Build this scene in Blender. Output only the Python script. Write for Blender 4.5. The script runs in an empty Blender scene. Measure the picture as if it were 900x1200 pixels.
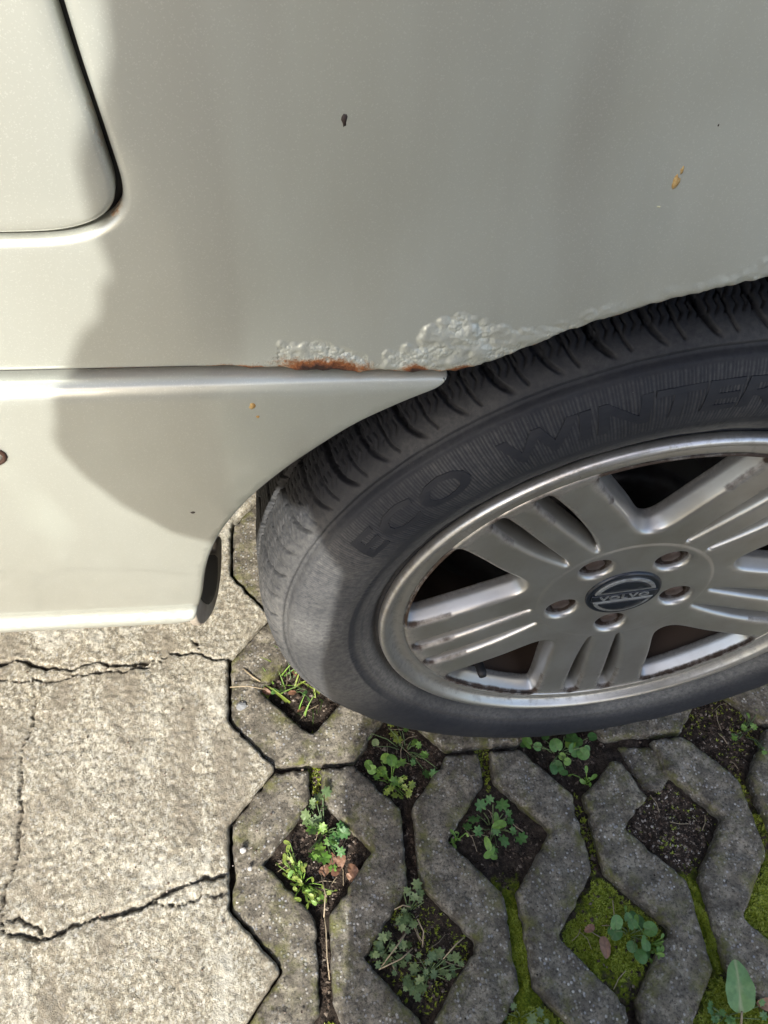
import bpy, bmesh, math, random
import numpy as np
from mathutils import Vector, Matrix
from mathutils.geometry import delaunay_2d_cdt

random.seed(7)
RS = np.random.RandomState(11)
scene = bpy.context.scene
COL = scene.collection
PI = math.pi
rad = math.radians

# ------------------------------------------------------------------ camera
CAM = Vector((-0.2845, -0.2959, 0.8617))
pitch, yaw, roll = 0.9242, 0.2103, 0.1202
fwd = Vector((math.sin(yaw)*math.cos(pitch), math.cos(yaw)*math.cos(pitch), -math.sin(pitch)))
r0 = Vector((math.cos(yaw), -math.sin(yaw), 0)); u0 = r0.cross(fwd)
rgt = math.cos(roll)*r0 + math.sin(roll)*u0
upv = -math.sin(roll)*r0 + math.cos(roll)*u0
cd = bpy.data.cameras.new('camera'); cam = bpy.data.objects.new('camera', cd); COL.objects.link(cam)
M3 = Matrix((rgt, upv, -fwd)).transposed()
cam.matrix_world = Matrix.Translation(CAM) @ M3.to_4x4()
cd.sensor_fit = 'VERTICAL'; cd.sensor_height = 24; cd.lens = 18.003
cd.clip_start = 0.01; cd.clip_end = 500
scene.camera = cam
scene.render.resolution_x = 768; scene.render.resolution_y = 1024

# ------------------------------------------------------------------ light
SUN_AZ = rad(20); SUN_EL = rad(36)          # light travels toward +y, a little toward +x
sd = Vector((math.sin(SUN_AZ)*math.cos(SUN_EL), math.cos(SUN_AZ)*math.cos(SUN_EL), -math.sin(SUN_EL)))
W = bpy.data.worlds.new("World"); scene.world = W; W.use_nodes = True
nt = W.node_tree; bg = nt.nodes['Background']
sky = nt.nodes.new('ShaderNodeTexSky'); sky.sky_type = 'NISHITA'; sky.sun_disc = False
sky.sun_elevation = SUN_EL; sky.sun_rotation = math.atan2(-sd.x, -sd.y)
sky.air_density = 1.0; sky.dust_density = 3.0; sky.ozone_density = 0.8
nt.links.new(sky.outputs[0], bg.inputs[0]); bg.inputs[1].default_value = 0.15
sl = bpy.data.lights.new('sun', 'SUN'); sl.energy = 2.8; sl.angle = rad(0.5); sl.color = (1, .985, .94)
so = bpy.data.objects.new('sun', sl); COL.objects.link(so)
so.rotation_euler = sd.to_track_quat('-Z', 'Y').to_euler(); so.location = (-1, -3, 3)
scene.view_settings.view_transform = 'Standard'; scene.view_settings.look = 'None'
scene.view_settings.exposure = 1.15; scene.view_settings.gamma = 1

# ------------------------------------------------------------------ helpers
def props(o, label=None, cat=None, group=None, kind=None):
    if label: o['label'] = label
    if cat: o['category'] = cat
    if group: o['group'] = group
    if kind: o['kind'] = kind
    return o

def empty(name, loc=(0, 0, 0), parent=None):
    o = bpy.data.objects.new(name, None); COL.objects.link(o); o.location = loc
    o.empty_display_size = .05
    if parent: o.parent = parent
    return o

def mesh(name, V, F, mat=None, parent=None, smooth=True, attr=None, loc=None):
    me = bpy.data.meshes.new(name)
    V = np.asarray(V, dtype=np.float64)
    if isinstance(F, np.ndarray):
        k = F.shape[1]; n = len(F)
        me.vertices.add(len(V)); me.vertices.foreach_set('co', V.ravel())
        me.loops.add(n*k); me.loops.foreach_set('vertex_index', F.ravel().astype(np.int32))
        me.polygons.add(n); me.polygons.foreach_set('loop_start', np.arange(0, n*k, k, dtype=np.int32))
        me.polygons.foreach_set('loop_total', np.full(n, k, dtype=np.int32))
        me.update(calc_edges=True)
    else:
        me.from_pydata([tuple(v) for v in V], [], F); me.update()
    me.validate()
    if smooth: me.polygons.foreach_set('use_smooth', [True]*len(me.polygons))
    if attr:
        for an, av in attr.items():
            a = me.attributes.new(an, 'FLOAT', 'POINT'); a.data.foreach_set('value', np.asarray(av, dtype=np.float32))
    if mat: me.materials.append(mat)
    o = bpy.data.objects.new(name, me); COL.objects.link(o)
    if parent: o.parent = parent
    if loc is not None: o.location = loc
    return o

def vnoise(x, y, scale, seed=0):
    x = np.asarray(x)/scale + 1000.0 + seed*17.3; y = np.asarray(y)/scale + 1000.0 + seed*9.1
    xi = np.floor(x).astype(np.int64); yi = np.floor(y).astype(np.int64)
    fx = x-xi; fy = y-yi; fx = fx*fx*(3-2*fx); fy = fy*fy*(3-2*fy)
    def h(a, b):
        n = (a*374761393 + b*668265263 + seed*144269) & 0x7fffffff
        n = ((n ^ (n >> 13))*1274126177) & 0x7fffffff
        n = (n ^ (n >> 16)) & 0xffff
        return n/32767.5-1
    return (h(xi, yi)*(1-fx)+h(xi+1, yi)*fx)*(1-fy)+(h(xi, yi+1)*(1-fx)+h(xi+1, yi+1)*fx)*fy

def sm(t):
    t = np.clip(t, 0, 1); return t*t*(3-2*t)

def inpoly(P, poly):
    x, y = P[:, 0], P[:, 1]; c = np.zeros(len(P), bool)
    px, py = poly[:, 0], poly[:, 1]; n = len(poly)
    for i in range(n):
        j = i-1
        if py[i] == py[j]: continue
        k = ((py[i] > y) != (py[j] > y)) & (x < (px[j]-px[i])*(y-py[i])/(py[j]-py[i])+px[i])
        c ^= k
    return c

def polydist(P, poly, closed=True):
    D = np.full(len(P), 1e9); n = len(poly)
    for i in range(n if closed else n-1):
        a = poly[i]; b = poly[(i+1) % n]; ab = b-a; L = ab@ab+1e-18
        t = np.clip(((P-a)@ab)/L, 0, 1)
        D = np.minimum(D, np.hypot(*(P-a-t[:, None]*ab).T))
    return D

def chaikin(pts, n=1, closed=True):
    P = np.asarray(pts, float)
    for _ in range(n):
        if closed:
            Q = np.roll(P, -1, 0); P = np.stack([.75*P+.25*Q, .25*P+.75*Q], 1).reshape(-1, 2)
        else:
            A = P[:-1]; B = P[1:]; M = np.stack([.75*A+.25*B, .25*A+.75*B], 1).reshape(-1, 2)
            P = np.vstack([P[:1], M[1:-1], P[-1:]])
    return P

def resample(P, step, closed=True):
    P = np.asarray(P, float); Q = np.vstack([P, P[:1]]) if closed else P
    s = np.r_[0, np.cumsum(np.hypot(*np.diff(Q, axis=0).T))]
    n = max(4, int(round(s[-1]/step))); t = np.linspace(0, s[-1], n+1)
    if closed: t = t[:-1]
    return np.stack([np.interp(t, s, Q[:, 0]), np.interp(t, s, Q[:, 1])], 1)

def area(P):
    x, y = P[:, 0], P[:, 1]; return .5*np.sum(x*np.roll(y, -1)-y*np.roll(x, -1))

def offs(P, d):
    """move a closed loop toward its material side (left of travel) by d"""
    T = np.roll(P, -1, 0)-np.roll(P, 1, 0); T /= (np.hypot(*T.T)+1e-12)[:, None]
    return P+d*np.stack([-T[:, 1], T[:, 0]], 1)

def plate(loops, interior, fmap, rings, margin, facs=None):
    """loops[0] outer CCW, others holes (made CW). rings=[(inset, depth)...] front to back, first is the face edge.
    fmap(u, v, depth) -> xyz.  returns V, F, UV"""
    L = []
    for i, l in enumerate(loops):
        a = area(l)
        if (i == 0) != (a > 0): l = l[::-1]
        L.append(l)
    first = [offs(l, rings[0][0]) for l in L]
    I = np.asarray(interior)
    k = inpoly(I, L[0])
    for h in L[1:]: k &= ~inpoly(I, h)
    I = I[k]
    D = np.full(len(I), 1e9)
    for f in first: D = np.minimum(D, polydist(I, f))
    k2 = D > margin
    # inside of first ring
    kk = inpoly(I, first[0])
    for h in first[1:]: kk &= ~inpoly(I, h)
    I = I[k2 & kk]
    pts = []; edges = []; n0 = 0
    for f in first:
        n = len(f); pts.append(f); edges += [(n0+i, n0+(i+1) % n) for i in range(n)]; n0 += n
    nb = n0; pts.append(I); P = np.vstack(pts)
    vo, eo, fo, ov, oe, of = delaunay_2d_cdt([Vector((float(a), float(b))) for a, b in P], edges, [], 0, 1e-7, True)
    V2 = np.array([(v.x, v.y) for v in vo]); Fa = np.array([tuple(f) for f in fo if len(f) == 3])
    C = V2[Fa].mean(1)
    k = inpoly(C, first[0])
    for h in first[1:]: k &= ~inpoly(C, h)
    Fa = Fa[k]
    a = V2[Fa]; ar = (a[:, 1, 0]-a[:, 0, 0])*(a[:, 2, 1]-a[:, 0, 1])-(a[:, 1, 1]-a[:, 0, 1])*(a[:, 2, 0]-a[:, 0, 0])
    Fa[ar < 0] = Fa[ar < 0][:, ::-1]
    inv = {}
    for i, o in enumerate(ov):
        for q in o: inv[q] = i
    UV = [V2]; DD = [np.full(len(V2), rings[0][1])]; F = [tuple(int(q) for q in f) for f in Fa]
    base = len(V2); prev = []
    s = 0
    for f in first:
        prev.append([inv[s+i] for i in range(len(f))]); s += len(f)
    for ins, dep in rings[1:]:
        nx = []
        for li_, l in enumerate(L):
            R = offs(l, ins*(facs[li_] if facs and ins < 0 else 1)); UV.append(R); DD.append(np.full(len(R), dep)); nx.append(list(range(base, base+len(R)))); base += len(R)
        for p, q in zip(prev, nx):
            n = len(p)
            for i in range(n):
                j = (i+1) % n; F.append((p[i], q[i], q[j], p[j]))
        prev = nx
    UV = np.vstack(UV); DD = np.concatenate(DD)
    return fmap(UV[:, 0], UV[:, 1], DD), F, UV

def grid(x0, x1, y0, y1, s, jit=.25, hexa=True):
    xs = np.arange(x0, x1, s); ys = np.arange(y0, y1, s*(.866 if hexa else 1))
    X, Y = np.meshgrid(xs, ys)
    if hexa: X[1::2] += s/2
    P = np.stack([X.ravel(), Y.ravel()], 1)
    return P+RS.uniform(-jit*s, jit*s, P.shape)

def lathe(name, prof, n, mat, parent, zc, closed=False, a0=0, a1=2*PI):
    """profile of (r, y) turned round the y axis through z = zc"""
    prof = np.asarray(prof, float); m = len(prof)
    full = abs(a1-a0-2*PI) < 1e-6
    A = np.linspace(a0, a1, n, endpoint=not full)
    V = np.stack([np.outer(np.cos(A), prof[:, 0]), np.tile(prof[:, 1], (len(A), 1)), np.outer(np.sin(A), prof[:, 0])+zc], -1).reshape(-1, 3)
    F = []
    na = len(A)
    for i in range(na if full else na-1):
        j = (i+1) % na
        for k in range(m-1):
            F.append((i*m+k, j*m+k, j*m+k+1, i*m+k+1))
    return mesh(name, V, np.array(F), mat, parent)

def tube(pts, r, n=8, caps=True):
    P = [Vector(p) for p in pts]; R = r if isinstance(r, (list, tuple)) else [r]*len(P)
    V = []; F = []; side = None
    for i, p in enumerate(P):
        t = (P[min(i+1, len(P)-1)]-P[max(i-1, 0)]).normalized()
        if side is None: side = t.orthogonal().normalized()
        side = (side-t*side.dot(t)).normalized(); b = t.cross(side)
        for k in range(n):
            a = 2*PI*k/n; V.append(p+(side*math.cos(a)+b*math.sin(a))*R[i])
    for i in range(len(P)-1):
        for k in range(n):
            F.append((i*n+k, i*n+(k+1) % n, (i+1)*n+(k+1) % n, (i+1)*n+k))
    if caps:
        F.append(tuple(range(n))[::-1]); F.append(tuple((len(P)-1)*n+k for k in range(n)))
    return V, F

def join(parts):
    V = []; F = []
    for v, f in parts:
        b = len(V); V += [tuple(q) for q in v]; F += [tuple(b+i for i in g) for g in f]
    return V, F

# ------------------------------------------------------------------ materials
class NT:
    def __init__(s, name):
        s.m = bpy.data.materials.new(name); s.m.use_nodes = True; s.t = s.m.node_tree; s.n = s.t.nodes
        s.b = s.n['Principled BSDF']
        g = s.n.new('ShaderNodeNewGeometry'); s.pos = g.outputs['Position']
    def link(s, a, b): s.t.links.new(a, b)
    def put(s, sock, v):
        if v is None: return
        if hasattr(v, 'is_output') or isinstance(v, bpy.types.NodeSocket): s.link(v, sock)
        else: sock.default_value = v
    def noise(s, scale, detail=4, rough=.6, vec=None, dist=0, out=0):
        n = s.n.new('ShaderNodeTexNoise'); n.inputs['Scale'].default_value = scale; n.inputs['Detail'].default_value = detail
        n.inputs['Roughness'].default_value = rough; n.inputs['Distortion'].default_value = dist
        s.link(vec or s.pos, n.inputs['Vector']); return n.outputs[out]
    def vor(s, scale, out='Distance', feat='F1', vec=None, rand=1):
        n = s.n.new('ShaderNodeTexVoronoi'); n.feature = feat; n.inputs['Scale'].default_value = scale; n.inputs['Randomness'].default_value = rand
        s.link(vec or s.pos, n.inputs['Vector']); return n.outputs[out]
    def ramp(s, fac, stops):
        n = s.n.new('ShaderNodeValToRGB'); e = n.color_ramp.elements
        while len(e) < len(stops): e.new(.5)
        for q, (p, c) in zip(e, stops):
            q.position = p; q.color = (c, c, c, 1) if isinstance(c, (int, float)) else (*c, 1)
        s.link(fac, n.inputs[0]); return n.outputs[0]
    def mix(s, fac, a, b, mode='MIX'):
        n = s.n.new('ShaderNodeMix'); n.data_type = 'RGBA'; n.blend_type = mode
        s.put(n.inputs[0], fac)
        for i, v in ((6, a), (7, b)): s.put(n.inputs[i], (*v, 1) if isinstance(v, tuple) and len(v) == 3 else v)
        return n.outputs[2]
    def math(s, op, a, b=None, clamp=False):
        n = s.n.new('ShaderNodeMath'); n.operation = op; n.use_clamp = clamp
        s.put(n.inputs[0], a)
        if b is not None: s.put(n.inputs[1], b)
        return n.outputs[0]
    def attr(s, name):
        n = s.n.new('ShaderNodeAttribute'); n.attribute_name = name; return n.outputs['Fac']
    def sep(s, v):
        n = s.n.new('ShaderNodeSeparateXYZ'); s.link(v, n.inputs[0]); return n.outputs
    def bump(s, h, strength=.5, dist=.001, norm=None):
        n = s.n.new('ShaderNodeBump'); n.inputs['Strength'].default_value = strength; n.inputs['Distance'].default_value = dist
        s.link(h, n.inputs['Height'])
        if norm: s.link(norm, n.inputs['Normal'])
        s.link(n.outputs[0], s.b.inputs['Normal']); return n.outputs[0]
    def set(s, **k):
        al = dict(color='Base Color', metal='Metallic', rough='Roughness', coat='Coat Weight', coatr='Coat Roughness', spec='Specular IOR Level', sss='Subsurface Weight', trans='Transmission Weight')
        for a, v in k.items(): s.put(s.b.inputs[al[a]], (*v, 1) if isinstance(v, tuple) and len(v) == 3 else v)
        return s

def paint_mat():
    m = NT('silver_green_paint')
    fl = m.vor(2600, 'Color')
    flk = m.sep(fl)[0]
    mp = m.n.new('ShaderNodeMapping'); mp.inputs['Scale'].default_value = (1, 1, .28); m.link(m.pos, mp.inputs['Vector'])
    grime = m.noise(13, 5, .62, mp.outputs[0]); film = m.noise(4.5, 3, .5, mp.outputs[0], 1.2)
    base = m.mix(m.ramp(grime, [(.35, 0), (.70, 1)]), (.53, .56, .50), (.475, .49, .425))
    base = m.mix(m.ramp(film, [(.44, 0), (.49, .38)]), base, (.37, .36, .315))
    spark = m.math('GREATER_THAN', flk, .93)
    base = m.mix(m.math('MULTIPLY', spark, .16), base, (.82, .85, .78))
    bl0 = m.attr('blister')
    ru = m.attr('rust')
    rn = m.noise(420, 5, .7); rn2 = m.noise(90, 4, .6)
    f = m.math('ADD', ru, m.math('MULTIPLY', m.math('SUBTRACT', rn, .5), .9))
    f = m.math('ADD', f, m.math('MULTIPLY', m.math('SUBTRACT', rn2, .5), .8))
    f = m.math('MULTIPLY', f, m.math('GREATER_THAN', ru, .02))
    mask = m.ramp(f, [(.26, 0), (.60, 1)])
    rc = m.ramp(f, [(.30, (.46, .38, .24)), (.48, (.40, .20, .075)), (.66, (.27, .095, .030)), (.85, (.12, .042, .018)), (1, (.035, .016, .010))])
    col = m.mix(mask, base, rc)
    inv = m.math('SUBTRACT', 1.0, mask)
    m.set(color=col, metal=m.math('MULTIPLY', m.math('MULTIPLY', inv, m.math('SUBTRACT', 1.0, m.math('MULTIPLY', bl0, .35))), .42), rough=m.math('ADD', m.math('MULTIPLY', m.math('MAXIMUM', mask, m.math('MULTIPLY', bl0, .35)), .42), m.math('ADD', .30, m.math('MULTIPLY', grime, .14))), coat=m.math('MULTIPLY', m.math('MULTIPLY', inv, m.math('SUBTRACT', 1.0, m.math('MULTIPLY', bl0, .6))), .85), coatr=.05)
    bl = m.attr('blister')
    cells = m.vor(620, 'Distance'); cel2 = m.vor(330, 'Distance')
    hb = m.math('MULTIPLY', m.math('ADD', m.math('MULTIPLY', cells, -.7), m.math('MULTIPLY', cel2, -1.0)), bl)
    h = m.math('ADD', m.math('MULTIPLY', rn, mask), m.math('MULTIPLY', hb, .55))
    b1 = m.bump(h, .9, .0013)
    # metallic flake: tiny facets tilt the normal under the clear coat
    n2 = m.n.new('ShaderNodeBump'); n2.inputs['Strength'].default_value = .10; n2.inputs['Distance'].default_value = .0004
    m.link(flk, n2.inputs['Height']); m.link(b1, n2.inputs['Normal']); m.link(n2.outputs[0], m.b.inputs['Normal'])
    return m.m
PAINT = paint_mat()

def simple(name, col, rough=.5, metal=0, nscale=None, col2=None, bump=0, bscale=300, bdist=.0005, coat=0):
    m = NT(name)
    c = col
    if nscale: c = m.mix(m.ramp(m.noise(nscale, 6, .65), [(.35, 0), (.65, 1)]), col, col2)
    m.set(color=c, rough=rough, metal=metal, coat=coat)
    if bump: m.bump(m.noise(bscale, 4, .6), bump, bdist)
    return m.m

def rubber_mat():
    m = NT('dusty_rubber')
    n = m.noise(14, 6, .65); n2 = m.noise(260, 4, .7)
    c = m.mix(m.ramp(n, [(.35, 0), (.7, 1)]), (.0085, .0112, .019), (.016, .019, .027))
    c = m.mix(m.math('MULTIPLY', m.attr('dust_and_sun'), m.ramp(n2, [(.3, .35), (.7, 1)])), c, (.20, .195, .18))
    sp = m.ramp(m.vor(330), [(.02, 1), (.07, 0)])
    sp = m.math('MULTIPLY', sp, m.ramp(m.noise(40, 3), [(.55, 0), (.62, 1)]))
    c = m.mix(m.math('MULTIPLY', sp, .7), c, (.33, .31, .28))
    m.set(color=c, rough=.66, spec=.35)
    m.bump(n2, .35, .0006)
    return m.m
RUBBER = rubber_mat()

def alloy_mat():
    m = NT('dusty_alloy')
    n = m.noise(22, 5, .6); n2 = m.noise(600, 3, .6)
    base = m.mix(m.ramp(n, [(.35, 0), (.7, 1)]), (.57, .565, .535), (.46, .44, .40))
    d = m.attr('dirt')
    f = m.math('ADD', d, m.math('MULTIPLY', m.math('SUBTRACT', m.noise(120, 5, .7), .5), .9))
    f = m.math('MULTIPLY', m.ramp(f, [(.3, 0), (.8, 1)]), m.math('GREATER_THAN', d, .01))
    col = m.mix(f, base, (.055, .036, .025))
    w = m.attr('worn')
    wf = m.math('MULTIPLY', w, m.ramp(m.noise(130, 6, .75), [(.42, 0), (.52, 1)]))
    col = m.mix(wf, col, (.66, .66, .66))
    pk = m.math('MULTIPLY', m.ramp(m.vor(210), [(.03, 1), (.08, 0)]), m.ramp(m.noise(55, 2), [(.6, 0), (.66, 1)]))
    col = m.mix(m.math('MULTIPLY', pk, .8), col, (.12, .08, .06))
    m.set(color=col, metal=m.math('SUBTRACT', .80, m.math('MULTIPLY', f, .6)), rough=m.math('ADD', .33, m.math('MULTIPLY', f, .4)))
    m.bump(n2, .10, .0004)
    return m.m
ALLOY = alloy_mat()

def paver_mat():
    m = NT('weathered_paver_concrete')
    big = m.noise(9, 5, .6); fine = m.noise(330, 5, .7); mid = m.noise(60, 5, .65)
    c = m.mix(m.ramp(big, [(.35, 0), (.68, 1)]), (.225, .20, .158), (.365, .328, .26))
    oi = m.n.new('ShaderNodeObjectInfo')
    c = m.mix(m.math('MULTIPLY', oi.outputs['Random'], .45), c, (.33, .285, .205))
    c = m.mix(m.ramp(mid, [(.44, .65), (.60, 0)]), c, (.085, .074, .058))
    c = m.mix(m.ramp(fine, [(.36, .85), (.52, 0)]), c, (.040, .036, .030))
    v = m.n.new('ShaderNodeTexVoronoi'); v.inputs['Scale'].default_value = 300; m.link(m.pos, v.inputs['Vector'])
    r = m.sep(v.outputs['Color'])
    ag = m.math('MULTIPLY', m.math('GREATER_THAN', r[0], .70), m.ramp(v.outputs['Distance'], [(.34, 1), (.48, 0)]))
    wear = m.ramp(m.noise(24, 5, .7), [(.40, .05), (.58, 1)])
    ag = m.math('MULTIPLY', ag, wear)
    ac = m.mix(r[1], (.66, .63, .56), (.30, .31, .33))
    c = m.mix(m.math('MULTIPLY', ag, .85), c, ac)
    mo = m.ramp(m.noise(34, 7, .75), [(.50, 0), (.62, 1)])
    c = m.mix(m.math('MULTIPLY', m.ramp(m.noise(75, 6, .75), [(.40, .85), (.56, 0)]), m.attr('edge')), c, (.060, .050, .038))
    mo = m.math('MULTIPLY', mo, m.attr('edge'))
    c = m.mix(m.math('MULTIPLY', mo, .8), c, (.135, .135, .035))
    m.set(color=c, rough=.86, spec=.3)
    h = m.math('ADD', m.math('MULTIPLY', ag, .5), m.math('MULTIPLY', fine, 1.2))
    m.bump(h, .9, .0011)
    return m.m
PAVER = paver_mat()

def slab_mat():
    m = NT('rough_cast_concrete')
    big = m.noise(5, 5, .6)
    mp = m.n.new('ShaderNodeMapping'); mp.inputs['Scale'].default_value = (1.0, .72, 1); mp.inputs['Rotation'].default_value = (0, 0, .35); m.link(m.pos, mp.inputs['Vector'])
    st = m.noise(260, 6, .72, mp.outputs[0]); fine = m.noise(620, 5, .75)
    c = m.mix(m.ramp(big, [(.38, 0), (.62, 1)]), (.39, .345, .25), (.51, .465, .355))
    c = m.mix(m.ramp(st, [(.40, .8), (.52, 0)]), c, (.185, .158, .115))
    c = m.mix(m.ramp(st, [(.53, 0), (.60, .95)]), c, (.66, .62, .505))
    c = m.mix(m.ramp(fine, [(.36, .85), (.47, 0)]), c, (.085, .075, .062))
    v = m.n.new('ShaderNodeTexVoronoi'); v.inputs['Scale'].default_value = 210; m.link(m.pos, v.inputs['Vector'])
    r = m.sep(v.outputs['Color'])
    ag = m.math('MULTIPLY', m.math('GREATER_THAN', r[0], .86), m.ramp(v.outputs['Distance'], [(.28, 1), (.40, 0)]))
    ag = m.math('MULTIPLY', ag, m.ramp(m.noise(16, 3), [(.42, 0), (.6, 1)]))
    c = m.mix(m.math('MULTIPLY', ag, .75), c, m.mix(r[1], (.16, .17, .19), (.62, .60, .56)))
    v2 = m.n.new('ShaderNodeTexVoronoi'); v2.inputs['Scale'].default_value = 430; m.link(m.pos, v2.inputs['Vector'])
    r2 = m.sep(v2.outputs['Color'])
    c = m.mix(m.ramp(r2[0], [(.0, .40), (.26, 0)]), c, (.13, .11, .085))
    c = m.mix(m.ramp(r2[1], [(.72, 0), (.95, .6)]), c, (.70, .67, .58))
    mp2 = m.n.new('ShaderNodeMapping'); mp2.inputs['Scale'].default_value = (1.6, .7, 1); mp2.inputs['Rotation'].default_value = (0, 0, .2); m.link(m.pos, mp2.inputs['Vector'])
    pt = m.noise(9, 7, .72, mp2.outputs[0], .8)
    c = m.mix(m.ramp(pt, [(.49, 0), (.60, .72)]), c, (.25, .215, .16))
    c = m.mix(m.ramp(pt, [(.34, .6), (.46, 0)]), c, (.70, .665, .56))
    dk = m.attr('crack')
    c = m.mix(dk, c, (.10, .083, .062))
    m.set(color=c, rough=.9, spec=.25)
    m.bump(m.math('ADD', st, m.math('MULTIPLY', fine, .8)), 1.0, .0022)
    return m.m
SLAB = slab_mat()

def soil_mat():
    m = NT('damp_soil')
    n = m.noise(160, 6, .7); b = m.noise(18, 4)
    c = m.ramp(n, [(.30, (.018, .014, .011)), (.50, (.050, .038, .029)), (.68, (.105, .080, .062))])
    g = m.attr('moss')
    f = m.math('ADD', g, m.math('MULTIPLY', m.math('SUBTRACT', m.noise(110, 6, .7), .5), 1.3))
    f = m.math('MULTIPLY', m.ramp(f, [(.35, 0), (.6, 1)]), m.math('GREATER_THAN', g, .02))
    mc = m.ramp(m.noise(350, 4, .7), [(.3, (.05, .075, .008)), (.5, (.15, .20, .015)), (.7, (.30, .32, .03))])
    c = m.mix(f, c, mc)
    m.set(color=c, rough=.95, spec=.2)
    m.bump(m.noise(420, 5, .75), 1.0, .003)
    return m.m
SOIL = soil_mat()

def leaf_mat(name, c1, c2, vein=(.12, .17, .06)):
    m = NT(name)
    oi = m.n.new('ShaderNodeObjectInfo')
    c = m.mix(oi.outputs['Random'], c1, c2)
    c = m.mix(m.ramp(m.noise(260, 4), [(.35, 0), (.7, .5)]), c, tuple(.55*a for a in c1))
    c = m.mix(m.attr('vein'), c, vein)
    m.set(color=c, rough=.48, spec=.45, sss=.0)
    m.b.inputs['Transmission Weight'].default_value = 0
    m.bump(m.noise(500, 3), .25, .0006)
    return m.m
LEAF_D = leaf_mat('dark_green_leaf', (.060, .155, .038), (.115, .235, .055))
LEAF_G = leaf_mat('grey_green_leaf', (.105, .165, .060), (.17, .225, .085))
LEAF_B = leaf_mat('bright_green_leaf', (.11, .235, .035), (.19, .31, .05))
LEAF_Y = leaf_mat('yellow_green_leaf', (.190, .260, .035), (.260, .310, .060))
LEAF_BR = leaf_mat('dead_brown_leaf', (.20, .095, .055), (.30, .17, .10), (.16, .08, .05))
STRAW = leaf_mat('dry_straw', (.34, .27, .17), (.42, .33, .22), (.3, .24, .15))
MOSS = leaf_mat('moss_tuft', (.17, .25, .015), (.30, .34, .025), (.36, .38, .04))

BLACK = simple('black_plastic', (.012, .012, .013), .6, bump=.2)
DARK = simple('dark_underseal', (.010, .010, .011), .85, bump=.4, nscale=12, col2=(.02, .017, .014))
RUSTY = simple('rusty_iron', (.09, .04, .022), .75, .3, 60, (.035, .025, .02), .5)
BOLT = simple('grimy_bolt', (.13, .095, .08), .55, .5, 90, (.07, .05, .045), .3)
NAVY = simple('dark_blue_enamel', (.010, .014, .022), .35, 0, coat=.3)
CHROME = simple('dull_emblem_silver', (.34, .36, .36), .4, .35, 200, (.20, .20, .19))
DISC = simple('brake_steel', (.055, .055, .058), .5, .6, 40, (.03, .026, .024), .2)
LETTER = simple('smooth_black_rubber', (.0105, .013, .020), .6, 0, 50, (.020, .022, .028), .25)

# ------------------------------------------------------------------ ground, slab, pavement
H = .0982; LX, LY, LA = -.2684, -.1033, -.0061
ca, sa = math.cos(LA), math.sin(LA)
WARP = [(0, 0, .001, .0025), (2, 0, .001, .0120), (4, 0, .006, .001), (1, -1, -.0055, .0025), (3, -1, -.001, -.006),
        (1, 1, .001, -.0035), (3, 1, -.006, -.004), (0, 2, -.003, -.012), (-1, 0, .004, 0), (-1, -1, .002, -.003), (-1, 1, .0, .0)]
def lat(u, v):
    """lattice units (half periods) to ground metres, with the slight wander of hand-laid stones"""
    u = np.asarray(u, float); v = np.asarray(v, float)
    a = u*H; b = v*H; dx = np.zeros_like(a); dy = np.zeros_like(a); w = np.full_like(a, .25)
    for i, j, ex, ey in WARP:
        g = np.exp(-((u-i)**2+(v-j)**2)/(2*.75**2)); dx += g*ex; dy += g*ey; w += g
    a = a+dx/w; b = b+dy/w
    return np.stack([LX+ca*a-sa*b, LY+sa*a+ca*b], -1)

AX = .585; SL = .068     # hole half diagonal and half slit width, in half periods
def col_edge(c, v0, v1, side, slit=SL):
    """edge of column c between v0 and v1 (upwards), side +1: its right flank"""
    P = [(c+side*slit, v0)] if (round(v0)+c) % 2 else [(c+side*AX*.92, v0)]
    k = math.floor(v0)-1
    for v in range(k, math.ceil(v1)+2):
        if (v+c) % 2 == 0:
            for dv, w in ((-AX, slit), (0, AX), (AX, slit)):
                if v0+.01 < v+dv < v1-.01: P.append((c+side*w, v+dv))
    P.append((c+side*slit, v1) if (round(v1)+c) % 2 else (c+side*AX*.92, v1))
    return P

def vary(Q, amp=.0007):
    n = vnoise(Q[:, 0], Q[:, 1], .006, 3); n2 = vnoise(Q[:, 0], Q[:, 1], .006, 5)
    return Q+amp*np.stack([n, n2], 1)

pavement = empty('pavement'); props(pavement, kind='structure')
def paver(poly_uv, vis, zoff=0, seed=0, tilt=(0, 0)):
    q = np.array(poly_uv, float)
    q = chaikin(q, 2) if False else q
    P = lat(*resample(q, .04)[:].T)
    P = resample(chaikin(P, 2), .0028 if vis else .012)
    P = vary(P, .0010)
    ch = np.clip(vnoise(P[:, 0], P[:, 1], .011, 14+seed)-.45, 0, 1)*.006
    P = offs(P, 1.0)*0+P+ch[:, None]*(offs(P, 1.0)-P)
    lo = P.min(0); hi = P.max(0)
    I = grid(lo[0], hi[0], lo[1], hi[1], .0034 if vis else .02)
    cx, cy = P.mean(0)
    def fm(u, v, d):
        z = zoff+tilt[0]*(u-cx)+tilt[1]*(v-cy)-d
        top = np.clip(1-d/.004, 0, 1)
        z = z+top*(.0011*vnoise(u, v, .016, 21+seed)+.0007*vnoise(u, v, .006, 22)+.0008*vnoise(u, v, .0032, 23))
        return np.stack([u, v, z], 1)
    rings = [(.0045, 0), (.0022, .0008), (.0006, .0030), (0, .0070), (-.0006, .03)]
    V, F, UV = plate([P], I, fm, rings, .002 if vis else .008)
    D = polydist(UV, P); e = np.clip(1.15-D/.022, .0, 1)
    e = np.maximum(e, .55*np.clip(vnoise(UV[:, 0], UV[:, 1], .09, 8)+.1, 0, 1))
    return mesh('paver', V, F, PAVER, pavement, attr={'edge': e})

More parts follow.
